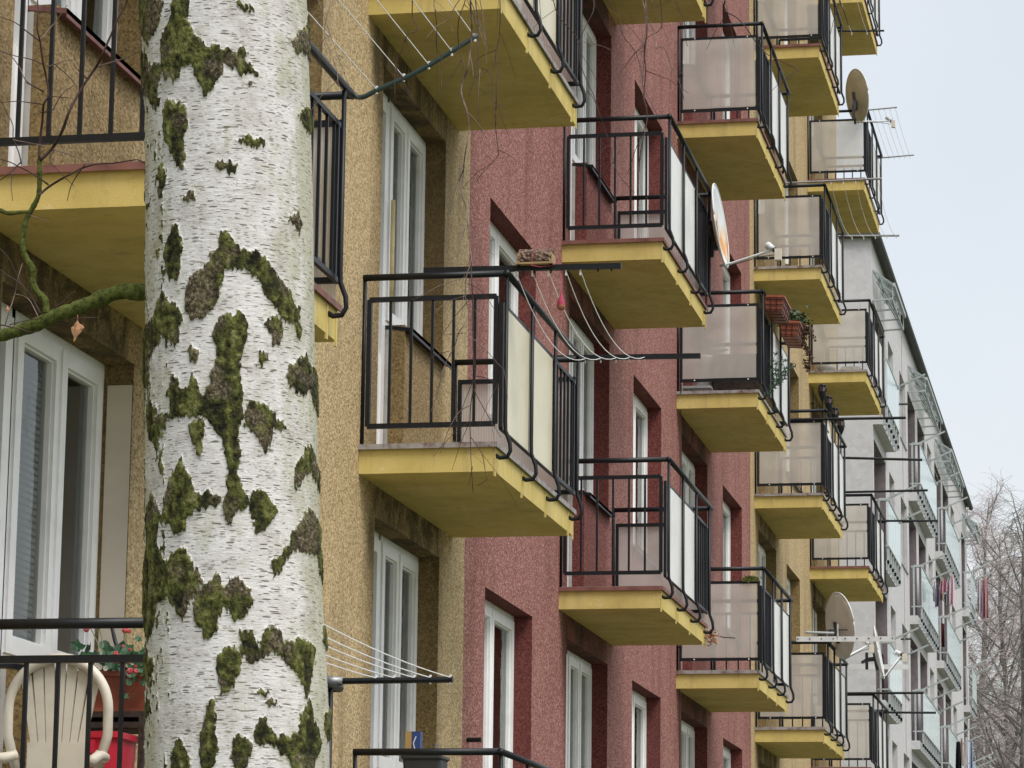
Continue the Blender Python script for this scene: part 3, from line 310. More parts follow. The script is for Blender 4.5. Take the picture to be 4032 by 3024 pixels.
def ring(m,x0,x1,y0,y1,z0,z1,w):
    m.box(x0,x1,y0,y0+w,z0,z1); m.box(x0,x1,y1-w,y1,z0,z1); m.box(x0,x1,y0+w,y1-w,z0,z0+w); m.box(x0,x1,y0+w,y1-w,z1-w,z1)
def window_proto(W,H,nsash=2,split=.5):
    m=MB(); ring(m,XR-.07,XR,0,W,0,H,.06); s=[]
    cut=[.05,W*split,W-.05] if nsash==2 else [.05,W-.05]
    for a,b in zip(cut,cut[1:]):
        ring(m,XR-.05,XR+.014,a+.004,b-.004,.045,H-.045,.072); s.append((a+.07,b-.07))
        ring(m,XR-.04,XR-.004,a+.072,b-.072,.113,H-.113,.014)
    if nsash==2: m.box(XR+.012,XR+.024,W*split-.02,W*split+.02,.06,H-.06)
    o=m.build('window',M['white_pvc'],blk)
    for a,b in s:
        MB().quad((XR-.028,a,.11),(XR-.028,b,.11),(XR-.028,b,H-.11),(XR-.028,a,H-.11)).build('pane',M['glass'],o)
    return o
def sill(W,mat,o,over=.045,e0=.03,e1=.03):
    m=MB(); m.add([(XR,-e0,.0),(over,-e0,-.022),(over,W+e1,-.022),(XR,W+e1,0),(XR,-e0,-.02),(over,-e0,-.045),(over,W+e1,-.045),(XR,W+e1,-.02)],[(0,1,2,3),(7,6,5,4),(1,5,6,2),(0,4,5,1),(2,6,7,3)])
    m.box(over-.004,over,-e0,W+e1,-.062,-.022); return m.build('sill',mat,o)
def curtain(o,kind,W,H):
    X=XR-.16
    if kind==0: return
    m=MB()
    if kind in(1,3):
        a,b=(.1,W*.5) if kind==1 else (W*.1,W-.08); n=26; vs=[];fs=[]
        for i in range(n+1):
            y=a+(b-a)*i/n; x=X+.018*math.sin(i*1.9)
            vs+=[(x,y,.08),(x,y,H-.08)]
            if i: fs.append((2*i-2,2*i,2*i+1,2*i-1))
        m.add(vs,fs); m.build('curtain',M['curtain'],o)
    else:
        n=int((H*.9)/.03)
        for i in range(n): z=H-.1-i*.03; m.add([(X,.1,z),(X+.012,.1,z-.024),(X+.012,W-.1,z-.024),(X,W-.1,z)],[(0,1,2,3)])
        m.build('blind',M['blind'],o)
i=0
for a,b,z0,z1,k,ya,zb in wins:
    i+=1
    if k=='b' and a<13: o=window_proto(b-a,z1-z0,2,.5); o.location=(0,a,z0); curtain(o,2,b-a,z1-z0)
    else: o=window_proto(b-a,z1-z0,2,.5 if k=='s' else .47); o.location=(0,a,z0); curtain(o,[1,3,0,2,3,1,0][i%7],b-a,z1-z0)
    red=20.7<a<37
    if k=='s': sill(b-a,M['coping_grey'],o)
    else:
        sill(b-a,M['coping_red'] if a<13 and zb>4 else M['black_paint'],o,.05,.004,.05)
        W=b and (a-ya); H=2.44; m=MB(); ring(m,XR-.07,XR,0,W+.04,0,H,.06); ring(m,XR-.05,XR+.014,.05,W-.01,.045,H-.045,.085); m.box(XR-.045,XR+.006,.13,W-.09,.13,.75)
        d=m.build('balcony_door',M['white_pvc'],blk); d.location=(0,ya,zb+.17)
        MB().quad((XR-.028,.12,.75),(XR-.028,W-.08,.75),(XR-.028,W-.08,H-.12),(XR-.028,.12,H-.12)).build('pane',M['glass'],d)
        MB().tube([(XR+.014,.1,1.02),(XR+.05,.1,1.02),(XR+.055,.1,.9)],.008,6).build('handle',M['white_pvc'],d)
        # raw cement edge left where the door was renewed
        if zb>1: MB().box(XR-.001,XR+.04,a-.004,a+.02,zb+.17,zb+1.1).build('cement_patch',M['concrete'],blk)

# ---------------------------------------------------------------- balconies
HR=1.18
def goose(m,y,x=.868):
    m.tube([(x,y,HR),(x,y,.30),(x+.002,y,.24),(x+.028,y,.17),(x+.032,y,.12),(x+.012,y,.085),(x-.03,y,.082),(x-.062,y,.10)],.013,6)
def grille(m,p0,p1,z0,z1,nb,frame=.022,bar=.014,skip=False):
    p0=Vector(p0);p1=Vector(p1)
    for z in (z0,z1): m.bar((p0.x,p0.y,z),(p1.x,p1.y,z),frame,frame*1.1)
    for q in (p0,p1): m.bar((q.x,q.y,z0),(q.x,q.y,z1),frame*1.25,frame)
    if not skip:
        for i in range(1,nb+1):
            q=p0.lerp(p1,i/(nb+1)); m.bar((q.x,q.y,z0),(q.x,q.y,z1),bar,bar)
def screws(m,pts,d):
    for p_ in pts: m.tube([p_,(p_[0]+d[0]*.008,p_[1]+d[1]*.008,p_[2])],.007,6)
def balcony(style,panel,coping,bent=False):
    slab=MB(); slab.box(-.02,BD,0,BW,0,.15); o=slab.build('balcony',M['yellow_plaster'],blk)
    for y in (.012,.83,1.62,2.43,2.6): MB().box(BD-.004,BD+.006,y-.012,y+.012,-.028,.135).build('plaster_drip',M['yellow_plaster'],o)
    m=MB(); m.box(-.004,BD+.018,-.018,BW+.018,.152,.170); m.box(BD+.012,BD+.02,-.02,BW+.02,.142,.172); m.box(0,BD+.02,-.024,-.016,.141,.172)
    m.build('coping',coping,o)
    MB().box(.002,BD-.05,.04,BW-.04,.17,.182).build('floor_tiles',M['slab_tile'],o)
    for y in (.02,.83,1.62,2.44):
        m=MB(); goose(m,y); m.build('post',M['black_paint'],o,True)
    m=MB(); m.tube([(.0,.02,HR),(.868,.02,HR)],.0205,8); m.tube([(.868,.0,HR),(.868,2.60,HR)],.0205,8); m.tube([(.0,2.585,HR),(.868,2.585,HR)],.0205,8)
    m.bar((.012,.02,.18),(.012,.02,HR),.018); m.bar((.012,2.585,.18),(.012,2.585,HR),.018)
    m.build('handrail',M['worn_steel'] if False else M['black_paint'],o,True)
    z0,z1=.285,1.045
    near_open=(style=='A')
    def side(y,open_,nm):
        m=MB(); grille(m,(.042,y,0),(.806,y,0),z0,z1,5,.024,.0155,skip=False)
        if bent and y<1: pass
        return m.build(nm,M['black_paint'],o)
    for y,has in ((.022,style=='B'),(2.585,style=='A')):
        m=MB(); 
        if not has: grille(m,(.042,y,0),(.806,y,0),z0,z1,5,.026,.0155)
        else:
            yy=y; 
            for z in (z0,z1): m.bar((.03,yy,z),(.83,yy,z),.026,.028)
            for x in (.042,.818): m.bar((x,yy,z0),(x,yy,z1),.034,.024)
        m.build('side_railing',M['black_paint'],o)
        if has:
            yp=y-.018 if style=='B' else y+.018
            if style=='B': m=MB().quad((.062,yp,z0+.016),(.800,yp,z0+.016),(.800,yp,z1-.016),(.062,yp,z1-.016))
            else: m=MB().quad((.05,yp,.19),(.806,yp,.19),(.806,yp,z1-.01),(.05,yp,z1-.01))
            m.build('side_screen',M['poly_far'] if style=='B' else M['poly_side'],o)
            if style=='B':
                m=MB(); screws(m,[(.18,y-.015,z0),(.72,y-.015,z0),(.18,y-.015,z1),(.72,y-.015,z1)],(0,-1)); m.build('screw',M['white_pvc'],o)
                m=MB(); 
                for x in (.3,.42,.54,.66): pass
    xf=.838; cuts=[.03,.83,1.62,2.44]
    m=MB(); grille(m,(xf,cuts[0],0),(xf,2.52,0),.262,1.0,0,.022,.014,skip=True); 
    a,b=(cuts[2],cuts[3]) if style=='A' else (cuts[0],cuts[1]+.0)
    for i in range(6): y=a+.10+(b-a-.16)*i/5; m.bar((xf,y,.262),(xf,y,1.0),.0145)
    for y in (cuts[1],cuts[2],cuts[3]): m.bar((xf,y,.262),(xf,y,1.0),.02)
    m.build('front_railing',M['black_paint'],o)
    pp=[(cuts[0]+.014,cuts[1]-.012),(cuts[1]+.012,cuts[2]-.012)] if style=='A' else [(cuts[1]+.012,cuts[2]-.012),(cuts[2]+.012,cuts[3]-.012)]
    for a,b in pp: MB().box(xf+.010,xf+.014,a,b,.255,.985).build('front_panel',panel,o)
    return o
PROTO={}
used=set()
def place(style,panel,coping,col,l,label):
    key=(style,panel.name,coping.name)
    if key not in PROTO: PROTO[key]=reg(balcony(style,panel,coping)); o=PROTO[key]
    else: o=copy_tree(PROTO[key],blk)
    o.location=(0,YS[col],ZB0+FL*l); return o
cr,cg=M['coping_red'],M['coping_grey']
plan=[('A',M['white_sheet'],cr,0),('A',M['cream_sheet'],cg,1),('A',M['white_sheet'],cr,2),('B',M['white_sheet'],cg,3),('B',M['white_sheet'],cg,4),('B',M['white_sheet'],cr,5)]
BAL={}
for st,pn,cp,c in plan:
    for l in LEV:
        cc=cp
        if c==3 and l==2: cc=cr
        if c==4 and l==3: cc=cr
        if c==5 and l==2: cc=cg
        BAL[c,l]=place(st,pn,cc,c,l,None)
# lightning conductors down the facade
for y,bz in ((30.86,(7.55,5.0,10.86,9.2)),(44.3,(9.95,8.6,7.1,5.8))):
    m=MB(); m.tube([(.03,y,0),(.028,y+.01,6),(.03,y,12),(.03,y,ZT)],.0055,6)
    for z in bz: m.bar((-.02,y,z),(.05,y,z),.012); m.bar((.05,y-.12,z),(.05,y+.02,z),.01)
    m.build('lightning_conductor',simple('rusty_wire',(.07,.04,.032),.7,.2,.4,.2,30),blk)
MB().tube([(-.02,20.9,3.29),(.10,20.9,3.29)],.016,8).build('wall_stub',M['black_paint'],blk)
m=MB(); m.box(-.12,-.004,13.47,13.474,1.9,4.30); m.build('reveal_board',M['board'],blk)
# ---------------------------------------------------------------- the grey block further along
G=empty('grey_apartment_block',(0,0,0),'pale grey apartment block with mint ribbed balcony glass beyond the yellow block','apartment building')
XG=-.39; GZ=[12.5,9.75,7.0,4.25,1.5]; GT=16.2
bays=[(60.3,63.26),(69.8,72.25),(73.0,75.54),(79.3,81.98),(82.74,85.28),(91.6,93.6)]
gw=[(64.2,65.6),(67.4,69.2),(76.55,78.13),(86.34,88.12)]
gops=[]
for z in GZ:
    for a,b in bays: gops.append((a,b,z+.02,z+2.5))
    for a,b in gw: gops.append((a,b,z+1.05,z+2.5))
wall(60.13,94.7,0,GT,gops,XG,.30).build('wall',M['grey_render'],G)
m=MB(); m.quad((XG,60.13,0),(-12,60.13,0),(-12,60.13,GT),(XG,60.13,GT)); m.quad((XG,94.7,0),(-12,94.7,0),(-12,94.7,GT),(XG,94.7,GT)); m.quad((-12,60.13,0),(-12,94.7,0),(-12,94.7,GT),(-12,60.13,GT)); m.build('end_wall',M['grey_render'],G)
m=MB(); m.box(-12.2,XG+.10,60.0,94.9,GT,GT+.10); m.tube([(XG+.13,60.0,GT+.02),(XG+.13,94.95,GT-.02)],.07,8); m.build('roof',M['roof'],G)
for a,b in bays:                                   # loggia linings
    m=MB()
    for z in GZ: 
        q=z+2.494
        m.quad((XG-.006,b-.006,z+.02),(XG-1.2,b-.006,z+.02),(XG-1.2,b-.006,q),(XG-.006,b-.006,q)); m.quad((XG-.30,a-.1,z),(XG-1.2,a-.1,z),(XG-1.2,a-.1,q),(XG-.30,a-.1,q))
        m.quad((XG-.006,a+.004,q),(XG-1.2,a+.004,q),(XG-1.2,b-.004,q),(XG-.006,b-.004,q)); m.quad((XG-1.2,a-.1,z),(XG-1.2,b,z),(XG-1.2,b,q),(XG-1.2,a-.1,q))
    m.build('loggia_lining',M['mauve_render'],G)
wp=None
for z in GZ:
    for a,b in gw:
        w_=b-a; m=MB(); ring(m,XG-.26,XG-.19,0,w_,0,1.45,.06); m.box(XG-.25,XG-.18,w_/2-.05,w_/2+.05,.06,1.39)
        o=m.build('window',M['white_pvc'],G); o.location=(0,a,z+1.05)
        MB().quad((XG-.22,.05,.05),(XG-.22,w_-.05,.05),(XG-.22,w_-.05,1.4),(XG-.22,.05,1.4)).build('pane',M['glass'],o)
        MB().box(XG-.2,XG+.03,-.02,w_+.02,-.03,.0).build('sill',M['galv'],o)
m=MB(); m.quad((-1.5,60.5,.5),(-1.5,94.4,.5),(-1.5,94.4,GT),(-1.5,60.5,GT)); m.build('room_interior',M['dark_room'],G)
groups=[(60.14,63.35,63.30),(69.75,75.65,75.6),(79.25,85.4,85.35),(91.5,93.8,93.7)]
for a,b,c in groups:
    for z in GZ:
        o=MB().box(-1.5,-.21,a,b,z,z+.19).build('balcony',M['grey_render'],G)
        m=MB(); x=-.125
        MB().box(x-.006,x+.006,a+.10,b-.03,z+.40,z+1.28).build('glass_panel',M['mint'],o)
        m.box(x-.012,x+.016,a+.1,b-.03,z+1.275,z+1.31); m.box(x-.012,x+.018,a+.1,b-.03,z+.375,z+.40)
        m.bar((x,a+.11,z+1.29),(-.36,a+.11,z+1.29),.035); m.bar((x,a+.11,z+.40),(-.36,a+.11,z+.40),.03); m.bar((-.30,a+.11,z+.02),(-.30,a+.11,z+1.3),.04)
        m.build('rail',M['galv'],o)
        n=max(4,int((b-a)/.62)); 
        for i in range(n+1):
            y=a+.14+(b-a-.22)*i/n
            m=MB(); m.box(-.20,x+.01,y-.02,y+.02,z+.02,z+.12); m.box(x-.03,x+.01,y-.02,y+.02,z+.05,z+.40); m.box(-.21,-.18,y-.05,y+.05,z+.0,z+.15)
            m.build('bracket',M['galv'],o)
for a,b,c in groups[:3]+[(92,94.5,94)]:
    m=MB(); zt=15.62
    o=MB().add([(XG,a+.2,zt),(.02,a+.2,zt-.30),(.02,b-.05,zt-.30),(XG,b-.05,zt)],[(0,1,2,3)]).build('canopy',M['canopy_glass'],G)
    n=max(3,int((b-a)/1.0)); 
    for i in range(n+1):
        y=a+.25+(b-a-.35)*i/n; m.bar((XG,y,zt-.02),(.02,y,zt-.32),.03); m.bar((XG,y,zt-.62),(-.02,y,zt-.60),.03); m.bar((-.0,y,zt-.3),(-.0,y,zt-.62),.02)
        if i<n: 
            y2=y+(b-a-.35)/n; m.bar((XG+.02,y,zt-.04),(-.02,y2,zt-.60),.022)
    m.bar((.0,a+.25,zt-.32),(.0,b-.1,zt-.32),.03); m.bar((-.02,a+.25,zt-.6),(-.02,b-.1,zt-.6),.03); m.bar((XG+.13,a+.25,zt-.16),(XG+.13,b-.1,zt-.16),.035)
    m.box(.0,.05,a+.2,b-.05,zt-.36,zt-.29)
    m.build('canopy_frame',M['galv'],o)
# seams, overflow pipes
m=MB(); m.box(XG,XG+.006,68.1,68.13,1,GT-.3); m.build('wall_seam',M['mauve_render'],G)
for z in (14.15,11.6,9.1,6.3,4.0):
    MB().tube([(XG-.02,66.9,z),(XG+.22,66.9,z)],.022,6).build('overflow_pipe',M['roof'],G)
gi=0
def pole(a,b,r=.02): return MB().bar(a,b,r*2.4,r*1.5)
bn=['nearest','middle','farther','farthest']; fn=['top floor','second from top','third from top','fourth from top']
for gi,(a,b,c) in enumerate(groups):
    for li,z in enumerate(GZ[:4]):
        if (gi,li) in ((0,0),): ys_=[b-.1]
        elif gi==1: ys_=[a+.15,(a+b)/2-.2,b-.1]
        elif gi==2: ys_=[a+.15,(a+b)/2,b-.2]
        else: ys_=[a+.15,b-.1]
        r_=empty('drying_rack',(-.12,a,z+1.3),'grey laundry arms, %s mint balcony row of the grey block, %s'%(bn[gi],fn[li]),'drying rack','laundry arms on the grey block')
        for y in ys_:
            dy=y-a; MB().bar((-.10,dy,-.02),(.55,dy,.27),.05,.035).build('arm',M['galv'],r_)
            MB().box(-.18,.04,dy-.03,dy+.03,-.03,.03).build('clamp',M['galv'],r_)
        m=MB()
        for k in (.25,.5): m.tube([(-.1+.65*k,ys_[0]-a,.29*k),(-.1+.65*k,ys_[-1]-a,.29*k)],.004,4)
        if len(ys_)>1: m.build('cord',M['white_cord'],r_)

# ---------------------------------------------------------------- bare trees beyond the blocks
bark=simple('grey_bark',(.17,.155,.14),.9,0,.2,.2,5); twigm=simple('birch_twig',(.47,.41,.41),.9,0,.2,.25,2); twig2=simple('olive_twig',(.26,.24,.21),.9,0,.2,.25,2)
def bare_tree(x,y,H,label,seed,tm,lean=0,dens=1.0,spread=.33,low=.12):
    rg=random.Random(seed); t_=empty('bare_tree',(x,y,0),label,'tree','bare trees beyond the blocks')
    def path(p,d,L,n,wob,gr):
        pts=[Vector(p)]; d=Vector(d).normalized()
        for i in range(n):
            d=(d+Vector((rg.gauss(0,wob),rg.gauss(0,wob),rg.gauss(0,wob)+gr))).normalized(); pts.append(pts[-1]+d*L/n)
        return pts,d
    tr=MB(); pts,_=path((0,0,-.1),(lean,0,1),H,14,.035,.06); rr=[.011*H*(1-i/14)**.8+.015 for i in range(15)]
    tr.tube(pts,rr,8); 
    fine=MB(); nb=int(46*dens)
    def at(q): 
        k=min(13,int(q*14)); return pts[k].lerp(pts[k+1],q*14-k)
    for i in range(nb):
        q=low+(1-low)*(i+.5)/nb*.98; p0=at(q); az=rg.uniform(0,6.283); L=H*spread*(1.15-q)*rg.uniform(.6,1.15)+.6
        p1,d1=path(p0,(math.cos(az),math.sin(az),rg.uniform(.7,1.5)),L,6,.13,.06)
        r0=.0042*H*(1.1-q)+.01; tr.tube(p1,[r0*(1-j/7)+.006 for j in range(7)],5,cap=False)
        for j in range(int(7*dens)+3):
            s=rg.uniform(.15,1); k=min(5,int(s*6)); pb=p1[k].lerp(p1[k+1],s*6-k)
            p2,d2=path(pb,(rg.gauss(0,1),rg.gauss(0,1),rg.uniform(.1,1.2)),L*rg.uniform(.2,.45),4,.2,.03)
            fine.tube(p2,[.012,.010,.008,.006,.005],3,cap=False)
            for h in range(4):
                s=rg.uniform(.2,1); k=min(3,int(s*4)); pc=p2[k].lerp(p2[k+1],s*4-k)
                p3,_=path(pc,(rg.gauss(0,1),rg.gauss(0,1),rg.uniform(-.5,.8)),rg.uniform(.5,1.3),3,.25,-.10)
                fine.tube(p3,[.007,.006,.005,.004],3,cap=False)
    tr.build('trunk',bark,t_); fine.build('crown',tm,t_); return t_
TR=[]
bare_tree(.05,106,17.5,'dark bare tree whose trunk shows in front of the others at the right',3,twig2,0,.8,.30,.25)
bare_tree(-3.1,118,21.2,'tall reddish bare birch just clear of the roof end of the grey block',5,twigm,0,1.2,.22,.3)
bare_tree(-2.0,124,21.6,'slim bare birch with reddish twig tips behind the dark tree',8,twigm,0,1.2,.22,.3)
bare_tree(.2,121,19.4,'bare birch at the right edge of the view with brown twig tips',11,twigm,0,1.15,.24,.3)
bare_tree(.5,133,19.5,'bushy bare tree low behind the others at the right edge',14,twig2,0,1.9,.30,.1)
bare_tree(-2.6,136,19.0,'bushy bare tree low down beside the far end of the grey block',17,twig2,0,1.9,.30,.1)

for i_,(x_,y_,h_) in enumerate(((14,62,15),(19,74,17),(11,84,15),(24,58,16))):
    bare_tree(x_,y_,h_,'bare tree across the street, %s of four there'%['nearest the blocks','third from the camera','farthest away','widest of crown'][i_],30+i_,twig2,0,.7,.36,.15)

# ---------------------------------------------------------------- the birch in front
BT=empty('birch_tree',(2.69,6,0),'thick white birch trunk with black and mossy bark scars in the foreground','tree')
BT.location=(0,0,0)
rows=np.array(TRUNK_ROWS)
def trunk():
    YT=6.0
    zs=np.concatenate([np.linspace(-.05,1.9,30),np.linspace(1.93,3.68,1050),np.linspace(3.75,8.5,40)])
    th=np.concatenate([np.linspace(-2.95,.40,640),np.linspace(.45,2*np.pi-2.95,70)[:-1]])
    nz,nth=len(zs),len(th); TH,Z=np.meshgrid(th,zs)
    c=np.interp(Z,rows[:,0],rows[:,1]); rr=np.interp(Z,rows[:,0],rows[:,2])
    hi=np.clip(Z-3.66,0,None); rr=rr*(1-hi*.09); c=c-hi*.02; lo=np.clip(1.96-Z,0,None); rr=rr+.02*lo+.05*np.clip(.5-Z,0,None)
    # periodic value noise on (theta,z)
    def vn(fx,fz,seed):
        rs=np.random.RandomState(seed); n=int(fx); g=rs.rand(int(9*fz)+4,n)
        u=(TH/(2*np.pi)%1)*n; v=(Z+.1)*fz; i0=np.floor(u).astype(int)%n; i1=(i0+1)%n; j0=np.floor(v).astype(int); fu=u-np.floor(u); fv=v-j0
        fu=fu*fu*(3-2*fu); fv=fv*fv*(3-2*fv); j1=np.minimum(j0+1,g.shape[0]-1)
        return (g[j0,i0]*(1-fu)+g[j0,i1]*fu)*(1-fv)+(g[j1,i0]*(1-fu)+g[j1,i1]*fu)*fv
    # ragged patch mask: warp the coordinates, then test against each traced scar outline
    wx=(vn(70,40,1)-.5)*.03+(vn(200,70,2)-.5)*.045+(vn(420,200,7)-.5)*.04; wz=(vn(90,60,3)-.5)*.006+(vn(380,60,4)-.5)*.016
    X=TH+wx; Y=Z+wz; mask=np.zeros(TH.shape)
    for P_ in BARK_PATCHES:
        q=np.array(P_); x0,x1=q[:,0].min()-.1,q[:,0].max()+.1; y0,y1=q[:,1].min()-.03,q[:,1].max()+.03
        I=np.where((Z[:,0]>y0)&(Z[:,0]<y1))[0]; J=np.where((TH[0]>x0)&(TH[0]<x1))[0]
        if not len(I) or not len(J): continue
        s=np.s_[I[0]:I[-1]+1,J[0]:J[-1]+1]; px,py=X[s],Y[s]; ins=np.zeros(px.shape,bool)
        for (ax,ay),(bx,by) in zip(q,np.roll(q,-1,0)):
            if ay==by: continue
            cnd=((ay>py)!=(by>py))&(px<(bx-ax)*(py-ay)/(by-ay)+ax); ins^=cnd
        mask[s]=np.maximum(mask[s],ins)
    # the rest of the bole carries scars of the same kind
    far=(Z<1.95)|(Z>3.62)|((TH>.42)&(TH<2*np.pi-2.95)); n_=vn(14,5,9)*.6+vn(40,14,10)*.4
    mask=np.where(far&(n_>.62),1,mask)
    thin=(vn(60,22,31)*.5+vn(200,80,32)*.5>.70)&((Z<3.35)|(TH<-2.4))&(TH<-2.1); mask=np.maximum(mask,thin*.6)
    def blur(a,k):
        for _ in range(k): a=(np.roll(a,1,0)+np.roll(a,-1,0)+np.roll(a,1,1)+np.roll(a,-1,1)+a*2)/6
        return a
    soft=blur(mask,4); wide=blur(mask,22)
    rough=vn(110,90,20)*.5+vn(260,170,21)*.3+vn(500,300,22)*.2; cord=vn(95,16,23)
    disp=soft*(.001+.0055*rough+.003*wide*cord)+.0016*(vn(9,4,30)-.5)+.0006*(vn(300,500,33)-.5)*(1-soft)
    # shallow lip round each scar, as bark that peels back
    disp+=(wide*(1-soft))*.0025
    rr=rr+disp
    V=np.stack([c+rr*np.cos(TH),YT+rr*np.sin(TH),Z],-1).reshape(-1,3)
    i=np.arange(nz-1)[:,None]*nth; j=np.arange(nth)[None]; j1=(j+1)%nth
    F=np.stack([i+j,i+j1,i+nth+j1,i+nth+j],-1).reshape(-1,4)
    me=bpy.data.meshes.new('trunk'); me.vertices.add(len(V)); me.vertices.foreach_set('co',V.ravel()); me.loops.add(F.size); me.loops.foreach_set('vertex_index',F.ravel().astype(np.int32))
    me.polygons.add(len(F)); me.polygons.foreach_set('loop_start',np.arange(len(F),dtype=np.int32)*4); me.update(); me.validate()
    me.polygons.foreach_set('use_smooth',np.ones(len(F),bool))
    for nm,a in (('scar',soft),('halo',blur(wide,14)),('relief',rough*.6+cord*.4)):
        at=me.attributes.new(nm,'FLOAT','POINT'); at.data.foreach_set('value',a.ravel().astype(np.float32))
    at=me.attributes.new('bark_uv','FLOAT_VECTOR','POINT'); at.data.foreach_set('vector',np.stack([TH*.17,np.zeros_like(TH),Z],-1).astype(np.float32).ravel())
    o=bpy.data.objects.new('trunk',me); C.objects.link(o); o.parent=BT; return o
tk=trunk()
def attr(t,n,out='Fac'):
    a=t.nodes.new('ShaderNodeAttribute'); a.attribute_name=n; return a.outputs[out]
m,t,p=nodes('birch_bark'); uv=attr(t,'bark_uv','Vector'); scar=attr(t,'scar'); rel=attr(t,'relief')
base=ramp(t,noise(t,14,5,.65,uv),[(.3,(.42,.395,.36)),(.45,(.58,.565,.55)),(.62,(.68,.67,.66)),(.8,(.58,.52,.48))])
fib=noise(t,1,4,.7,mapv(t,uv,(30,1,160))); base=mix(t,ramp(t,fib,[(.45,(0,0,0)),(.72,(.45,.45,.45))]),base,(.38,.35,.30))
flake=noise(t,1,4,.7,mapv(t,uv,(45,1,22))); base=mix(t,ramp(t,flake,[(.60,(0,0,0)),(.66,(.5,.5,.5))]),base,(.72,.72,.71))
# lenticels: short dark dashes of two sizes lying across the trunk
def dash(sx,sz,thr,seed):
    mp=t.nodes.new('ShaderNodeMapping'); mp.inputs['Scale'].default_value=(sx,1,sz); mp.inputs['Location'].default_value=(seed,0,seed*1.7); t.links.new(uv,mp.inputs[0])
    v=t.nodes.new('ShaderNodeTexVoronoi'); v.voronoi_dimensions='3D'; v.inputs['Scale'].default_value=1; v.inputs['Randomness'].default_value=1; t.links.new(mp.outputs[0],v.inputs['Vector'])
    s=t.nodes.new('ShaderNodeSeparateXYZ'); t.links.new(v.outputs['Color'],s.inputs[0])
    th_=math_(t,'MULTIPLY',s.outputs[0],thr); return math_(t,'LESS_THAN',v.outputs['Distance'],th_)
d1=dash(32,200,.32,3); d2=dash(55,300,.36,9); d3=dash(15,150,.19,17)
ln=math_(t,'MAXIMUM',math_(t,'MAXIMUM',math_(t,'MULTIPLY',d1,.85),math_(t,'MULTIPLY',d2,.6)),math_(t,'MULTIPLY',d3,.9))
base=mix(t,ln,base,(.085,.07,.035))
# green algae film, stronger on the right and far left flanks
sx=t.nodes.new('ShaderNodeSeparateXYZ'); t.links.new(uv,sx.inputs[0])
al=noise(t,1,5,.7,mapv(t,uv,(16,1,7))); side=ramp(t,math_(t,'ABSOLUTE',math_(t,'ADD',sx.outputs[0],.235)),[(.08,(.05,.05,.05)),(.22,(.30,.30,.30))])
am=ramp(t,math_(t,'ADD',al,side),[(.60,(0,0,0)),(.80,(.55,.55,.55))]); base=mix(t,am,base,(.30,.30,.15))
halo=attr(t,'halo'); hs=noise(t,1,4,.75,mapv(t,uv,(120,1,90))); base=mix(t,ramp(t,math_(t,'ADD',math_(t,'MULTIPLY',halo,.42),hs),[(.64,(0,0,0)),(.72,(.75,.75,.75))]),base,(.13,.13,.05))
mossn=noise(t,1,5,.7,mapv(t,uv,(60,1,45))); mn=noise(t,1,4,.7,mapv(t,uv,(150,1,120))); big=noise(t,9,3,.6,uv)
scarc=ramp(t,math_(t,'ADD',math_(t,'MULTIPLY',mossn,.5),math_(t,'MULTIPLY',rel,.5)),[(.36,(.008,.008,.003)),(.44,(.030,.031,.007)),(.51,(.066,.072,.016)),(.58,(.125,.135,.030)),(.68,(.22,.22,.10))])
brown=ramp(t,mn,[(.36,(.015,.010,.007)),(.5,(.11,.08,.05)),(.62,(.30,.25,.19))])
scarc=mix(t,ramp(t,big,[(.52,(0,0,0)),(.62,(.8,.8,.8))]),scarc,brown)
scarc=mix(t,ramp(t,mn,[(.66,(0,0,0)),(.74,(.6,.6,.6))]),scarc,(.24,.27,.22))
edge=math_(t,'GREATER_THAN',math_(t,'ADD',scar,math_(t,'MULTIPLY',math_(t,'ADD',mn,-.5),2.0)),.36)
col=mix(t,edge,base,scarc); t.links.new(col,p.inputs['Base Color']); setp(p,.8,0,.25)
hh=math_(t,'ADD',math_(t,'MULTIPLY',math_(t,'MULTIPLY',mn,edge),1.0),math_(t,'ADD',math_(t,'MULTIPLY',ln,-.3),math_(t,'MULTIPLY',fib,.25)))
bump(t,p,hh,1.0,.008); tk.data.materials.append(m)
# mossy limb and its twigs, the hanging twigs and the crown limbs they hang from
m,t,p=nodes('mossy_limb'); g=geo(t); t.links.new(ramp(t,noise(t,70,5,.75,g),[(.3,(.018,.022,.008)),(.45,(.07,.085,.018)),(.6,(.13,.15,.035)),(.75,(.13,.10,.08))]),p.inputs['Base Color']); setp(p,.9,0,.2); bump(t,p,noise(t,220,4,.7,g),.9,.006); M['limb']=m
M['twig']=simple('dark_twig',(.055,.030,.026),.7,0,.3,.3,40); M['twig_pale']=simple('pale_twig',(.17,.12,.10),.7,0,.3,.3,40)
def buds(mb,pts,r,rg,step=.035):
    for a,b in zip(pts,pts[1:]):
        n=int((b-a).length/step)
        for i in range(n):
            q=a.lerp(b,(i+rg.random())/max(1,n)); d=Vector((rg.gauss(0,1),rg.gauss(0,1),rg.gauss(0,.6))).normalized(); L=rg.uniform(.004,.009)
            mb.tube([q,q+d*L*.6,q+d*L],[r*.8,r*1.1,r*.3],4,cap=False)
def smooth_path(pts,n=4):
    P=[Vector(q) for q in pts]; out=[]
    for i in range(len(P)-1):
        a=P[max(i-1,0)];b=P[i];c=P[i+1];d=P[min(i+2,len(P)-1)]
        for k in range(n):
            s=k/n; out.append(.5*((2*b)+(c-a)*s+(2*a-5*b+4*c-d)*s*s+(3*b-a-3*c+d)*s*s*s))
    return out+[P[-1]]
rg=random.Random(4)
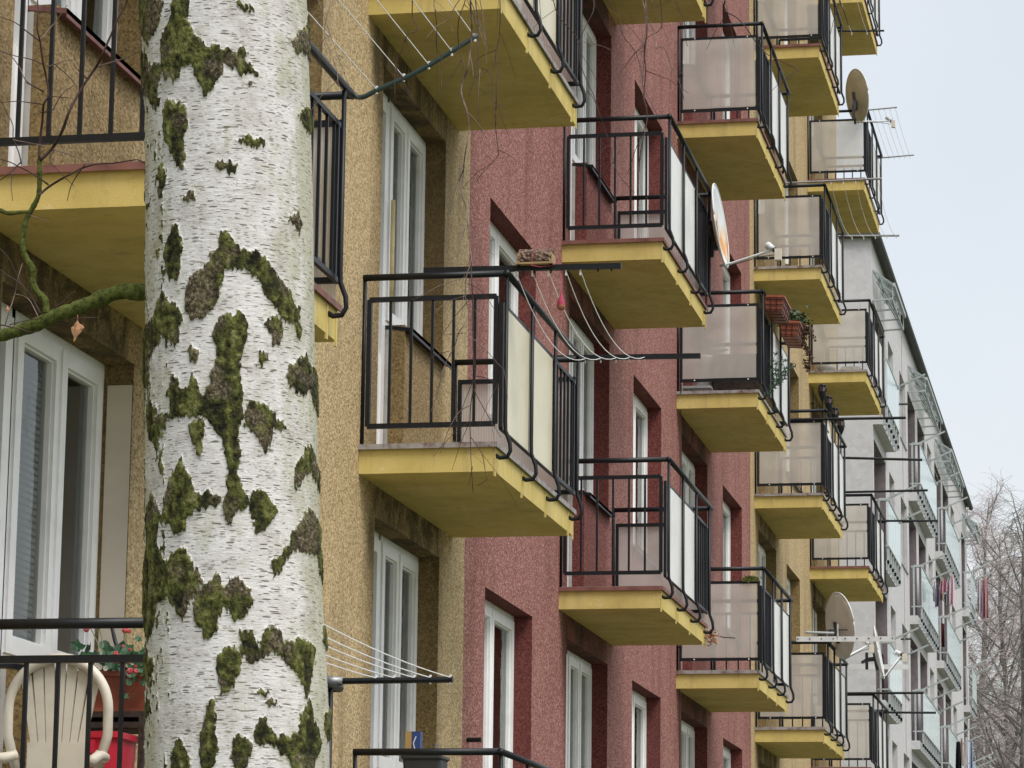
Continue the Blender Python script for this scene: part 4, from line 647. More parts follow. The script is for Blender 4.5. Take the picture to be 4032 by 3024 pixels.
for i,(w_,pts) in enumerate(LEFT_TWIGS):
    P=smooth_path(pts,5 if i<2 else 3); n=len(P); mb=MB()
    if i<2:
        rr=[(w_*(1.12-.35*k/n))*(1+rg.uniform(-.13,.13)) for k in range(n)]; mb.tube(P,rr,14); mb.build('branch',M['limb'],BT,True)
        if i==0:
            k0=MB()
    else:
        rr=[w_*(1-.55*k/n)*(1+rg.uniform(-.06,.06)) for k in range(n)]; mb.tube(P,rr,6); buds(mb,P,w_*.7+.0006,rg,.03)
        mb.build('twig',M['limb'] if w_>.0049 else (M['twig'] if i%3 else M['twig_pale']),BT,True)
for i,(w_,pts) in enumerate(HANGING_TWIGS):
    P=smooth_path(pts,3)
    if pts[0][2]>3.62:                                # carry on up to the limb it hangs from
        P=[Vector((P[0].x-.05,P[0].y+.2,4.75)),Vector((P[0].x-.02,P[0].y+.08,4.3))]+P
    n=len(P); mb=MB(); mb.tube(P,[w_*.52*(1-.5*k/n) for k in range(n)],5); buds(mb,P,w_*.45+.0004,rg,.028)
    for k in range(int(n*.14)):                        # short side twigs
        j=rg.randrange(2,n-1) if n>4 else 1; q=P[j]
        if q.z>4: continue
        d=Vector((rg.gauss(0,.6),rg.gauss(0,.5),-rg.uniform(.3,1))).normalized(); L=rg.uniform(.03,.10)
        mb.tube([q,q+d*L*.5+Vector((0,0,-.004)),q+d*L+Vector((0,0,-.02))],[w_*.3,w_*.25,w_*.15],4,cap=False)
    mb.build('hanging_twig',M['twig'] if i%3 else M['twig_pale'],BT,True)
mb=MB()
for (a,b,c) in (((2.61,6,4.4),(3.1,5.6,5.2),(3.9,5.3,4.72)),((2.6,6,4.9),(3.0,5.7,5.3),(3.3,5.45,4.76)),((2.58,6,5.4),(2.2,5.6,6.2),(1.2,5.1,6.9)),((2.56,6,5.9),(3.1,6.5,6.9),(3.6,7.2,7.8)),((2.55,6,6.6),(2.1,6.6,7.6),(1.7,7.0,8.7))):
    P=smooth_path([a,tuple((x+y)/2 for x,y in zip(a,b)),b,c],5); mb.tube(P,[.035*(1-.75*k/len(P)) for k in range(len(P))],8)
mb.build('crown_limb',M['limb'],BT,True)
def leafmesh(pts,mb):
    P=[Vector(q) for q in pts]; c=sum(P,Vector())/len(P); n=len(P); ring=[]
    for a,b in zip(P,P[1:]+P[:1]):
        ring+= [a,(a*2+b)/3+(c-(a+b)/2)*.12,(a+b*2)/3-(c-(a+b)/2)*.05]
    top=[c+Vector((0,-.004,0))]+ring; k=len(ring)
    mb.add(top,[(0,i+1,(i+1)%k+1) for i in range(k)]); mb.add([q+Vector((0,.0012,0)) for q in top],[(0,(i+1)%k+1,i+1) for i in range(k)])
mb=MB(); leafmesh(DRY_LEAF,mb); mb.tube([Vector(DRY_LEAF[0])+Vector((.0,0,.012)),Vector(DRY_LEAF[0]),Vector(DRY_LEAF[3])],.0008,4); mb.build('dry_leaf',M['dry_leaf'],BT)
mb=MB(); leafmesh(DRY_LEAF_SMALL,mb); mb.build('dry_leaf',M['dry_leaf'],BT)
# ---------------------------------------------------------------- laundry racks of the yellow block
def rack(label,mat,arms,cords,r=.013,flat=None,sag=.05,extra=None):
    x0,y0,z0=arms[0][0]; o=empty('drying_rack',(x0,y0,z0),label,'drying rack','laundry racks on the yellow balconies'); L=lambda q:(q[0]-x0,q[1]-y0,q[2]-z0)
    for a,b in arms:
        mb=MB()
        if flat: mb.bar(L(a),L(b),flat[0],flat[1])
        else: mb.tube([L(a),L(b)],r,8)
        mb.build('arm',mat,o)
    for a,b in cords:
        P=[]; 
        for i in range(13):
            s=i/12; P.append((a[0]+(b[0]-a[0])*s-x0,a[1]+(b[1]-a[1])*s-y0,a[2]+(b[2]-a[2])*s-4*sag*s*(1-s)-z0))
        mb=MB(); mb.tube(P,.0028,4); 
        for e in (L(a),L(b)): mb.tube([(e[0],e[1],e[2]+.012),(e[0],e[1],e[2]-.03)],.0055,5)
        mb.build('cord',M['white_cord'],o)
    return o
o=rack('black laundry rack with five sagging white cords and a bark log on its near arm',M['black_paint'],[((.354,17.80,5.812),(1.538,17.80,5.802)),((.62,20.35,5.787),(1.66,20.35,5.775))],
 [((x,17.80,5.785),(x2,20.35,5.777)) for x,x2 in ((.911,.886),(1.008,.99),(1.104,1.093),(1.209,1.185),(1.295,1.287))],flat=(.03,.032),sag=.17)
mb=MB(); mb.tube([(.6,0,-.02),(.6,.0,-.05)],.005,5)
for x in (1.02,1.12,1.4,1.48): mb.tube([(x-.354,0,-.016),(x-.354,0,-.04)],.006,5)
mb.build('hook',M['black_paint'],o)
# green curved arm at the far end of the first balcony
P=smooth_path([(.868,13.95,5.765),(.92,13.95,5.75),(1.0,13.95,5.785),(1.2,13.95,5.87),(1.475,13.95,6.03)],5)
o=empty('drying_rack',(.868,13.95,5.765),'dark green curved laundry arm with white cords rising to the upper left','drying rack','laundry racks on the yellow balconies')
MB().tube([q-Vector((.868,13.95,5.765)) for q in P],.0125,8).build('arm',M['green_paint'],o,True)
for x,z,x2 in ((.99,5.785,.55),(1.12,5.84,.69),(1.24,5.895,.83),(1.35,5.955,.97),(1.46,6.02,1.13)):
    a=Vector((x-.868,0,z-5.765)); b=Vector((x-.868,11.4-13.95,z-5.765)); 
    MB().tube([a,a.lerp(b,.5)+Vector((0,0,-.02)),b],.0024,4).build('cord',M['white_cord'],o)
    MB().tube([a+Vector((0,0,.016)),a+Vector((0,0,-.022))],.0065,5).build('knot',M['white_cord'],o)
MB().tube([q-Vector((.868,16.5,5.765)) for q in P],.0125,8).build('arm',M['green_paint'],o)
o=rack('straight black laundry arm with four taut white cords beside the birch, low down',M['black_paint'],[((.80,13.95,2.996),(1.401,13.95,3.000)),((.80,11.4,2.99),(1.40,11.4,3.0))],
 [((x,13.95,3.01),(x,11.4,2.99)) for x,x2 in ((1.043,1.30),(1.129,1.36),(1.222,1.42),(1.297,1.46),(1.39,1.50))],r=.0145,sag=.02)
mb=MB(); mb.tube([(-.02,0,0),(.09,0,0)],[.03,.018],8); mb.build('end_cap',M['worn_steel'],o,True)
B5='on the yellow balcony with four black torches'
rack('two long bare black laundry poles '+B5,M['black_paint'],[((.406,37.40,8.459),(1.823,37.40,8.449)),((.80,39.93,8.412),(1.85,39.93,8.363))],[],r=.017)
rack('two bare black laundry poles on the last yellow column, second balcony from the bottom',M['black_paint'],[((.10,43.97,8.607),(1.66,43.97,8.614)),((.70,46.53,8.578),(1.644,46.53,8.564))],[],r=.017)
rack('two bare black laundry poles on the last yellow column, lowest balcony',M['black_paint'],[((.10,43.97,5.781),(1.567,43.97,5.78)),((.70,46.53,5.742),(1.575,46.53,5.732))],[],r=.017)
rack('pale laundry rack with thin cords below the dish at the upper right',M['worn_steel'],[((.25,37.38,11.395),(1.57,37.38,11.408)),((.80,39.95,11.335),(1.59,39.95,11.314))],[((x,37.38,11.39),(x+.03,39.95,11.31)) for x in (.95,1.1,1.25,1.4,1.52)],r=.014,sag=.15)
rack('black laundry arms at the top right under the highest soffit',M['black_paint'],[((.80,39.95,14.107),(1.424,39.95,14.081)),((.80,37.4,14.15),(1.43,37.4,14.13))],[((x,37.4,14.12),(x,39.95,14.07)) for x in (1.0,1.2,1.35)],r=.014,sag=.08)
rack('thin grey laundry rack with fine cords hanging out beside the upper satellite dish',M['worn_steel'],[((.75,43.97,14.154),(1.293,43.97,14.184)),((.80,46.53,14.13),(1.36,46.53,14.159))],[((x,43.97,14.17),(x+.03,46.53,14.14)) for x in (.95,1.03,1.11,1.19,1.27)],r=.011,sag=.04)
o=rack('wide drilled white metal rack carrying the two big satellite dishes',M['dish_white'],[((.50,37.36,5.80),(1.66,37.36,5.79)),((.86,39.95,5.735),(1.64,39.95,5.725))],[],flat=(.012,.062))
mb=MB()
for i in range(9): mb.tube([(.02+.14*i,-.007,.0),(.02+.14*i,-.012,.0)],.009,6)
mb.build('bolt_hole',M['black_paint'],o)
M['dish_pale']=simple('dish_pale',(.78,.76,.68),.5,0,.4,.06,5)
# ---------------------------------------------------------------- satellite dishes
def dish(name_label,c,nrm,W,H,mat,front=None,arm=None,lnb=None,loc_mount=None,backcol=None):
    o=empty('satellite_dish',c,name_label,'satellite dish','satellite dishes on the balconies')
    n=Vector(nrm).normalized(); ux=n.cross(Vector((0,0,1))).normalized(); uz=ux.cross(n)
    mb=MB(); vs=[];fs=[];K=8;N=40
    for s in (0,1):
        base=len(vs); vs.append(n*(-.055*1.0-s*.008))
        for k in range(1,K+1):
            q=k/K
            for j in range(N):
                a=2*math.pi*j/N; vs.append(ux*(W/2*q*math.cos(a))+uz*(H/2*q*math.sin(a))+n*(-.055*(1-q*q)-s*.008))
        for j in range(N):
            j1=(j+1)%N; fs.append((base,base+1+j,base+1+j1) if not s else (base,base+1+j1,base+1+j))
            for k in range(K-1):
                A=base+1+k*N; B_=A+N; fs.append((A+j,B_+j,B_+j1,A+j1) if not s else (A+j,A+j1,B_+j1,B_+j))
    E0=1+(K-1)*N; E1=1+K*N+1+(K-1)*N
    for j in range(N): j1=(j+1)%N; fs.append((E0+j,E1+j,E1+j1,E0+j1))
    mb.add(vs,fs); mb.build('reflector',mat,o,True)
    rim=[ux*(W/2*math.cos(2*math.pi*j/N))+uz*(H/2*math.sin(2*math.pi*j/N))-n*.004 for j in range(N+1)]
    MB().tube(rim,.008,6).build('rim',M['dish_white'],o,True)
    c=Vector(c)
    if arm:
        foot=-uz*(H/2-.01); tip=Vector(arm)-c
        MB().tube([foot-n*.05,foot.lerp(tip,.12),tip],.0115,8).build('feed_arm',M['dish_white'],o,True)
        MB().tube([foot+Vector((0,0,-.02)),foot.lerp(tip,.35)+Vector((0,0,-.02)),foot.lerp(tip,.7)+Vector((0,0,-.025)),tip+Vector((.0,0,-.05)),tip],.004,5).build('cable',M['charcoal_plastic'],o,True)
        lb=MB(); d=(-tip+uz*.05).normalized(); lb.tube([tip+d*.02,tip+d*.02+d*.05],[.022,.03],10); lb.tube([tip+d*.07,tip+d*.09],.034,10); h=lb.build('feed_horn',M['dish_white'],o,True)
        lb=MB(); q=tip+Vector((.03,0,-.045)); lb.box(q.x-.028,q.x+.028,q.y-.03,q.y+.03,q.z-.055,q.z+.045); lb.build('receiver_box',M['cream_plastic'],o)
        MB().tube([tip+Vector((-.02,0,-.01)),tip+Vector((.02,0,0))],.02,8).build('clamp',M['charcoal_plastic'],o)
    if loc_mount:
        mt=[Vector(q)-c for q in loc_mount]; mb=MB(); back=-n*.06-uz*.05
        mb.bar(back+uz*.10,back-uz*.16,.07,.05); mb.bar(back-uz*.02,mt[0],.05,.05); mb.bar(mt[0]+Vector((0,0,.09)),mt[0]-Vector((0,0,.12)),.035,.035)
        if len(mt)>1: mb.bar(mt[0],mt[1],.03,.03)
        mb.build('mount',M['charcoal_plastic'],o)
    return o
dish('rust streaked white satellite dish seen edge on at the corner of the red wall balcony',(.965,26.80,8.26),(.995,-.012,.12),.80,.74,M['rusty_dish'],arm=(1.47,26.5,7.96),loc_mount=[(.885,26.80,8.10),(.87,26.7,8.24)])
# cable hanging from the rusty dish to the railing
dish('grey oval satellite dish above the last yellow balcony against the sky',(.735,43.9,14.36),(.86,.62,.16),.60,.78,M['dish_grey'],arm=(1.19,44.2,14.05),loc_mount=[(.70,43.6,14.05),(.70,43.9,13.95)])
dish('largest pale satellite dish, seen from behind, on the white drilled rack',(.965,38.0,6.03),(.93,.47,.16),.88,.80,M['dish_pale'],arm=(1.284,38.3,5.83),loc_mount=[(.87,37.7,5.86),(.79,37.5,5.82)])
dish('white satellite dish seen edge on, hanging beyond the larger dish',(1.34,39.2,5.83),(.97,.02,.16),.66,.66,M['dish_white'],arm=(1.617,39.2,5.81),loc_mount=[(1.18,39.2,5.74),(1.1,39.5,5.74)])
o=empty('antenna_mast',(.66,37.36,5.83),'short galvanised pipe stub standing on the drilled rack','mast'); MB().tube([(.33,0,-.03),(.33,0,.14)],.012,8).build('pipe',M['galv'],o); MB().tube([(-.05,.0,.05),(.29,0,.035)],.016,8).build('cross_pipe',M['galv'],o); MB().bar((.20,0,.07),(.45,0,.075),.015).build('clamp',M['charcoal_plastic'],o)
# ---------------------------------------------------------------- flower boxes on the fourth column
def crown(mb,c,rx,ry,rz,n,size,rg,flat=.5):
    for i in range(n):
        q=Vector((rg.gauss(0,.45)*rx,rg.gauss(0,.45)*ry,rg.gauss(0,.45)*rz))+Vector(c); d=Vector((rg.gauss(0,1),rg.gauss(0,1),rg.gauss(0,flat))).normalized(); e=d.orthogonal().normalized(); s=size*rg.uniform(.6,1.3)
        e=(e*math.cos(i)+d.cross(e)*math.sin(i))
        mb.add([q,q+d*s*.5+e*s*.28,q+d*s,q+d*s*.5-e*s*.28],[(0,1,2,3)])
def trough(c,L,label,mat,rz=0,w_=.17,h=.16,tilt=0,cage=True):
    o=empty('flower_box',c,label,'flower box'); o.rotation_euler=(0,tilt,rz); mb=MB()
    a=w_/2; b=a*.76; l=L/2; k=l*.93; t_=.008
    for s,(A,B_,LL,KK) in ((1,(a,b,l,k)),(-1,(a-t_,b-t_,l-t_,k-t_))):
        vs=[(-B_,-KK,0 if s>0 else .01),(B_,-KK,0 if s>0 else .01),(B_,KK,0 if s>0 else .01),(-B_,KK,0 if s>0 else .01),(-A,-LL,h),(A,-LL,h),(A,LL,h),(-A,LL,h)]
        fs=[(0,3,2,1),(0,1,5,4),(1,2,6,5),(2,3,7,6),(3,0,4,7)]
        mb.add(vs,fs if s>0 else [f[::-1] for f in fs])
    mb.build('box',mat,o)
    mb=MB(); ring_=[(-a-.008,a+.008,-l-.008,-l+.004),(-a-.008,a+.008,l-.004,l+.008),(-a-.008,-a+.004,-l,l),(a-.004,a+.008,-l,l)]
    for x0,x1,y0,y1 in ring_: mb.box(x0,x1,y0,y1,h-.018,h+.004)
    mb.build('lip',mat,o)
    MB().box(-a+.01,a-.01,-l+.01,l-.01,h-.04,h-.03).build('soil',M['wood_dark'],o)
    if cage:
        mb=MB()
        for z in (.02,.07,.12):
            f=b+(a-b)*z/h+.006; g=k+(l-k)*z/h+.006
            for q0,q1 in (((-f,-g),(f,-g)),((f,-g),(f,g)),((f,g),(-f,g)),((-f,g),(-f,-g))): mb.bar((*q0,z),(*q1,z),.005)
        for i in range(5):
            y=-k+2*k*i/4; mb.bar((b+.006,y,0),(a+.006,y,.13),.005); mb.bar((-b-.006,y,0),(b+.006,y,-.003),.005)
        for x in (-.03,.03): mb.bar((x,-k-.006,0),(x,-l-.006,.13),.005)
        mb.build('wire_basket',M['black_paint'],o)
    return o
trough((.955,31.28,8.395),.62,'empty terracotta flower box in a wire basket, the nearer of two on the railing',M['terracotta'],0,.20,.16,.06)
fb=trough((1.00,32.32,8.35),.62,'terracotta flower box with a trailing plant, the farther of two on the railing',M['terracotta'],0,.20,.16,.06)
pl=empty('trailing_plant',(1.00,32.3,8.50),'shaggy green and brown plant trailing out of the farther terracotta box','plant')
rg=random.Random(21); mb=MB(); crown(mb,(.03,.1,.09),.12,.28,.10,500,.05,rg); mb.build('foliage',M['leaf_dull'],pl)
mb=MB(); crown(mb,(.07,.18,.0),.12,.2,.09,380,.045,rg)
for i in range(6): crown(mb,(.10+.02*i%.07,.28+.01*i,-.10-.055*i),.025,.03,.05,55,.03,rg)
mb.build('dry_foliage',simple('withered_leaf',(.11,.065,.045),.9,0,.2,.3,60),pl)
# conifer sprig tucked behind the bars below
pl=empty('conifer_sprig',(.90,31.35,7.86),'grey green conifer sprigs poking through the black bars','plant'); 
for k in range(5):
    y=.0+.13*k; mb=MB(); base=Vector((-.05,y,-.25+.05*k)); d=Vector((.10+.03*k,rg.uniform(0,.2),.42-.05*k)); P=[base+d*(j/6)+Vector((.04*math.sin(j),0,0)) for j in range(7)]; mb.tube(P,[.008*(1-j/8) for j in range(7)],5)
    for j in range(7):
        for q in range(16):
            dd=Vector((rg.gauss(0,1),rg.gauss(0,1),rg.gauss(.3,.6))).normalized(); mb.tube([P[j],P[j]+dd*rg.uniform(.03,.06)],[.004,.0015],3,cap=False)
    mb.build('sprig',simple('blue_green_needle',(.06,.10,.065),.7,0,.3,.2,50) if k==0 else bpy.data.materials['blue_green_needle'],pl)
# ---------------------------------------------------------------- four torches
for i,(x,y,z) in enumerate(((.822,37.45,8.63),(.826,38.22,8.63),(.826,39.0,8.63),(.826,39.8,8.63))):
    o=empty('garden_torch',(x,y,z-.40),'black solar garden torch, %s of four in a row on the railing'%['nearest','second nearest','third','farthest'][i],'torch','solar torches on the railing')
    mb=MB(); mb.tube([(0,0,0),(0,0,.46)],.009,6); mb.build('stake',M['black_paint'],o)
    mb=MB(); mb.lathe([(.008,.40),(.012,.45),(.03,.49),(.046,.53),(.05,.57)],(0,0,0),12)
    for k in range(8):
        a=k*math.pi/4; mb.tube([(.05*math.cos(a),.05*math.sin(a),.565),(.052*math.cos(a+.15),.052*math.sin(a+.15),.60),(.043*math.cos(a+.3),.043*math.sin(a+.3),.64)],.006,4)
    mb.lathe([(0,.665),(.03,.662),(.047,.65),(.044,.636),(0,.636)],(0,0,0),12); mb.build('lantern_cage',M['black_paint'],o,True)
    mb=MB(); mb.lathe([(.030,.52),(.036,.57),(.030,.63)],(0,0,0),10); mb.build('diffuser',simple('smoky_diffuser',(.13,.085,.085),.4) if i==0 else bpy.data.materials['smoky_diffuser'],o,True)
o=MB(); o.add([(.83,37.6,5.62+2.8),(.86,37.75,8.60),(.845,38.0,8.55),(.855,38.25,8.30),(.85,37.9,8.30)],[(0,1,2,4),(2,3,4)]); o.add([(.825,37.6,5.62+2.8),(.85,37.75,8.60),(.835,38.0,8.55),(.845,38.25,8.30),(.84,37.9,8.30)],[(4,2,1,0),(4,3,2)])
tag(o.build('plastic_bag',M['white_sheet']),'crumpled white plastic bag caught in the railing beneath the torches','bag')
# ---------------------------------------------------------------- bird feeder log, net of suet
fl=empty('bird_feeder',(1.03,17.80,5.83),'bird feeder roofed with a half log in rough bark, standing on the rack arm','bird feeder')
mb=MB(); N=18; vs=[];fs=[]; rg=random.Random(3); nx=16
for i in range(nx+1):
    for j in range(N+1):
        a=math.pi*(-.12+1.24*j/N); rr=.062*(1+rg.uniform(-.06,.06)); vs.append((-.098+.2*i/nx,rr*math.cos(a),.028+rr*math.sin(a)*.95))
for i in range(nx):
    for j in range(N): fs.append((i*(N+1)+j,i*(N+1)+j+1,(i+1)*(N+1)+j+1,(i+1)*(N+1)+j))
for i in range(nx+1):
    for j in range(N+1):
        a=math.pi*(-.12+1.24*j/N); vs.append((-.098+.2*i/nx,.047*math.cos(a),.028+.047*math.sin(a)*.95))
o2=(nx+1)*(N+1)
for i in range(nx):
    for j in range(N): fs.append((o2+i*(N+1)+j,o2+(i+1)*(N+1)+j,o2+(i+1)*(N+1)+j+1,o2+i*(N+1)+j+1))
for j in range(N): fs.append((j,o2+j,o2+j+1,j+1)); k=nx*(N+1); fs.append((k+j,k+j+1,o2+k+j+1,o2+k+j))
mb.add(vs,fs); m_,t,p=nodes('rough_log_bark'); g=obc(t); v=t.nodes.new('ShaderNodeTexVoronoi'); v.inputs['Scale'].default_value=55; t.links.new(g,v.inputs['Vector'])
t.links.new(ramp(t,math_(t,'ADD',math_(t,'MULTIPLY',v.outputs['Distance'],.6),math_(t,'MULTIPLY',noise(t,60,4,.7,g),.5)),[(.3,(.30,.24,.20)),(.5,(.19,.13,.10)),(.72,(.06,.035,.03))]),p.inputs['Base Color']); setp(p,.9,0,.2); bump(t,p,v.outputs['Distance'],.8,.01)
mb.build('log_roof',m_,fl)
mb=MB(); mb.box(-.105,-.088,-.06,.06,-.012,.055); mb.box(.088,.105,-.06,.06,-.012,.055); mb.box(-.11,.11,-.065,.065,-.012,.0); mb.build('frame',simple('pale_wood',(.36,.25,.13),.8),fl)
mb=MB(); mb.tube([(-.01,-.062,-.02),(-.012,-.06,.05),(-.01,0,.092),(-.01,.06,.05),(-.01,.06,-.03)],.0022,4); mb.tube([(-.02,-.062,-.02),(.03,-.055,-.03),(.10,-.03,-.02),(.155,-.02,.02)],.0022,4); mb.build('string',simple('pink_string',(.55,.08,.16),.7),fl)
sn=empty('suet_net',(1.182,17.80,5.60),'small pink net bag of suet hanging from the rack arm below the log','net bag')
mb=MB(); mb.tube([(0,0,.21),(0,0,.055)],.0022,4); mb.build('string',bpy.data.materials['pink_string'],sn)
mb=MB(); mb.lathe([(.003,.055),(.008,.035),(.02,.005),(.026,-.02),(.022,-.04),(.008,-.05),(0,-.052)],(0,0,0),12); m_=simple('pink_net',(.38,.05,.10),.7,0,.3,.25,160); mb.build('net',m_,sn,True)
mb=MB(); mb.lathe([(0,.0),(.018,-.01),(.027,-.028),(.02,-.048),(0,-.055)],(0.0,-.001,-.001),10); mb.build('suet_ball',simple('suet',(.30,.14,.08),.9,0,.2,.3,150),sn,True)
# ---------------------------------------------------------------- things on the lowest left balcony
F0=ZB0-2.8+.182
ch=empty('garden_chair',(.19,12.05,F0),'cream plastic garden chair with a slatted arched back on the lowest left balcony','chair')
def at(x,z,dy=0): return (x-.19,dy,z-F0)
# back: arched outline with slats; seen from behind through the railing
xc=.205; mb=MB(); arc=[]
W0=.213; zt=2.918
for i in range(25):
    a=math.pi*i/24; arc.append((xc+W0*.98*math.cos(a),2.70+.205*math.sin(a)))
outer=[(xc+W0*.80,2.46)]+[(xc+W0*.98,2.60)]+arc+[(xc-W0*.98,2.60),(xc-W0*.80,2.46)]
mb.tube([at(x,z,.02*(2.9-z)/.4-.02) for x,z in outer],[.021]*len(outer),8)
mb.build('back_frame',M['cream_plastic'],ch,True)
mb=MB()
def backslab(z0,z1,xa0,xb0,xa1,xb1,t_=.012):
    A=[at(xa0,z0,0),at(xb0,z0,0),at(xb1,z1,0),at(xa1,z1,0)]; B_=[(q[0],q[1]+t_,q[2]) for q in A]
    mb.add(A+B_,[(0,1,2,3),(7,6,5,4),(0,4,5,1),(1,5,6,2),(2,6,7,3),(3,7,4,0)])
n=7; 
for i in range(n):
    f=(i-(n-1)/2)/((n-1)/2); xb=xc+f*.088; xt=xc+f*.146; h=2.70+.19*math.sqrt(max(0,1-(f*.68)**2))
    backslab(2.50,h,xb-.0132,xb+.0132,xt-.0205,xt+.0205)
mb.box(xc-.125-.19,xc+.125-.19,-.004,.017,2.43-F0,2.57-F0)
mb.build('backrest',M['cream_plastic'],ch)
mb=MB(); mb.add([at(xc-.20,2.40,0),at(xc+.20,2.40,0),at(xc+.22,2.42,.40),at(xc-.22,2.42,.40),at(xc-.20,2.37,0),at(xc+.20,2.37,0),at(xc+.22,2.38,.40),at(xc-.22,2.38,.40)],[(0,1,2,3),(7,6,5,4),(0,4,5,1),(1,5,6,2),(2,6,7,3),(3,7,4,0)]); mb.build('seat',M['cream_plastic'],ch)
for sx in (-1,1):
    mb=MB(); P=smooth_path([at(xc+sx*.17,2.52,.0),at(xc+sx*.215,2.505,-.05),at(xc+sx*.235,2.50,-.18),at(xc+sx*.235,2.47,-.28)],4); mb.tube(P,.022,8); mb.build('armrest',M['cream_plastic'],ch,True)
    for dy in (0,.38): mb=MB(); mb.tube([at(xc+sx*.19,2.42,dy),at(xc+sx*.215,F0,dy+(.06 if dy else -.06))],[.024,.018],8); mb.build('leg',M['cream_plastic'],ch,True)
st=empty('plant_shelf',(.12,12.95,F0+.035),'dark wooden shelf under the begonia box on the lowest left balcony','shelf')
MB().box(-.16,.20,-.12,.22,.735,.76).build('top',M['wood_dark'],st); MB().box(-.16,.20,-.12,.22,.69,.715).build('board',M['wood_dark'],st)
for x in (-.15,.18):
    for y in (-.11,.20): MB().box(x-.012,x+.012,y-.012,y+.012,0,.735).build('leg',M['wood_dark'],st)
bx=trough((.135,13.02,F0+.815),.34,'terracotta box of pink begonias on the dark shelf',M['terracotta'],R(90+8),.22,.155,0,False)
MB().box(-.115,.115,-.18,.18,-.02,.0).build('saucer',M['terracotta'],bx)
bg=empty('begonia_plant',(.135,12.98,F0+.975),'pink flowering begonia with dark green leaves in the terracotta box','plant'); rg=random.Random(9)
def bleaf(mb,q,s,rg):
    n=Vector((rg.gauss(.2,.5),-1+rg.gauss(0,.4),rg.uniform(.1,.9))).normalized(); e=n.orthogonal().normalized(); f=n.cross(e); a0=rg.uniform(0,6)
    vs=[q-n*s*.12]+[q+e*(s*(.8+.2*math.sin(5*a+a0))*math.cos(a))+f*(s*(.8+.2*math.sin(5*a+a0))*math.sin(a))+n*rg.uniform(-.1,.1)*s for a in [k*2*math.pi/10 for k in range(10)]]
    mb.add(vs,[(0,k+1,(k+1)%10+1) for k in range(10)])
mb=MB()
for i in range(120):
    q=Vector((rg.uniform(-.17,.22),rg.uniform(-.12,.10),abs(rg.gauss(0,.055))+.0)); bleaf(mb,q,rg.uniform(.018,.036),rg)
for i in range(16): q=Vector((rg.uniform(.08,.22),rg.uniform(-.16,-.05),rg.uniform(-.12,.05))); bleaf(mb,q,rg.uniform(.018,.032),rg)
mb.build('leaf',M['leaf_green'],bg); mb=MB()
for a,b in (((-.06,-.03,.03),(-.125,-.02,.20)),((-.06,-.03,.03),(-.08,-.02,.19)),((.02,-.03,.03),(.045,-.03,.18)),((.1,0,.0),(.14,-.1,.02))): mb.tube([a,tuple((x+y)/2+.008 for x,y in zip(a,b)),b],.0025,5)
mb.build('stem',simple('pale_stem',(.25,.33,.18),.6),bg)
for q,s in (((-.13,-.05,.20),.019),((-.128,-.05,.18),.017),((-.10,-.04,.205),.009),((.045,-.05,.175),.018),((.065,-.05,.17),.012),((.05,-.15,.05),.020),((.045,-.15,.035),.018),((.04,-.15,.065),.014),((.10,-.16,.03),.012),((.105,-.16,.08),.01),((.075,-.16,.095),.009),((.11,-.16,-.012),.019),((.135,-.16,-.012),.015),((.13,-.15,.01),.010)):
    mb=MB()
    s*=1.25
    for k in range(14):
        d=Vector((rg.gauss(0,1),rg.gauss(-.4,1),rg.gauss(0,1))).normalized(); e=d.orthogonal().normalized(); f=d.cross(e); q0=Vector(q)+d*s*.35
        mb.add([q0-e*s*.5,q0+f*s*.5,q0+e*s*.5+d*s*.15,q0-f*s*.5+d*s*.1],[(0,1,2,3)])
    mb.build('flower',M['petal_pink'],bg)
mb=MB()
for cx,cz in ((-.02,.005),(.005,.0),(-.035,.015)):
    for k in range(9):
        a=k*.7; mb.add([(cx,-.17,cz),(cx+.012*math.cos(a),-.172,cz+.012*math.sin(a)),(cx+.012*math.cos(a+.45),-.172,cz+.012*math.sin(a+.45))],[(0,1,2)])
mb.build('daisy',M['petal_white'],bg)
mb=MB(); mb.tube([(-.05,.05,.18+.03),(-.03,.05,.14),(-.005,.04,.09)],[.008,.011,.012],6); mb.build('plant_stake',M['charcoal_plastic'],bg)
tb=empty('plastic_tub',(.10,12.75,F0),'bright red square plastic tub with a hand grip, below the begonia shelf','tub')
mb=MB()
def rrect(hx,hy,z,r=.03,n=4):
    o_=[]
    for cx,cy,a0 in ((hx-r,hy-r,0),(-hx+r,hy-r,90),(-hx+r,-hy+r,180),(hx-r,-hy+r,270)):
        for k in range(n+1): a=R(a0+90*k/n); o_.append((cx+r*math.cos(a),cy+r*math.sin(a),z))
    return o_
prof=[(.135,.13,.32),(.15,.145,.66),(.163,.158,.665),(.165,.16,.69),(.152,.147,.692),(.13,.125,.35)]
vs=[];n=20
for hx,hy,z in prof: vs+=rrect(hx,hy,z)
fs=[(i*n+j,i*n+(j+1)%n,(i+1)*n+(j+1)%n,(i+1)*n+j) for i in range(len(prof)-1) for j in range(n)]+[tuple(range(n))[::-1]]
mb.add(vs,fs); mb.build('body',M['red_plastic'],tb)
mb=MB(); mb.box(-.05,.06,-.172,-.14,.60,.655); mb.box(-.05,-.02,-.165,-.14,.56,.60); mb.box(.035,.06,-.165,-.14,.56,.60); mb.build('hand_grip',M['red_plastic'],tb)
tb.location=(.118,12.75,F0-.0)
cr_=empty('storage_rack',(.10,12.75,F0),'dark rack holding up the red tub, mostly hidden','rack'); MB().box(-.15,.2,-.12,.12,.28,.318).build('top',M['wood_dark'],cr_)
for x in (-.14,.19): MB().box(x-.01,x+.01,-.1,.1,0,.28).build('leg',M['wood_dark'],cr_)
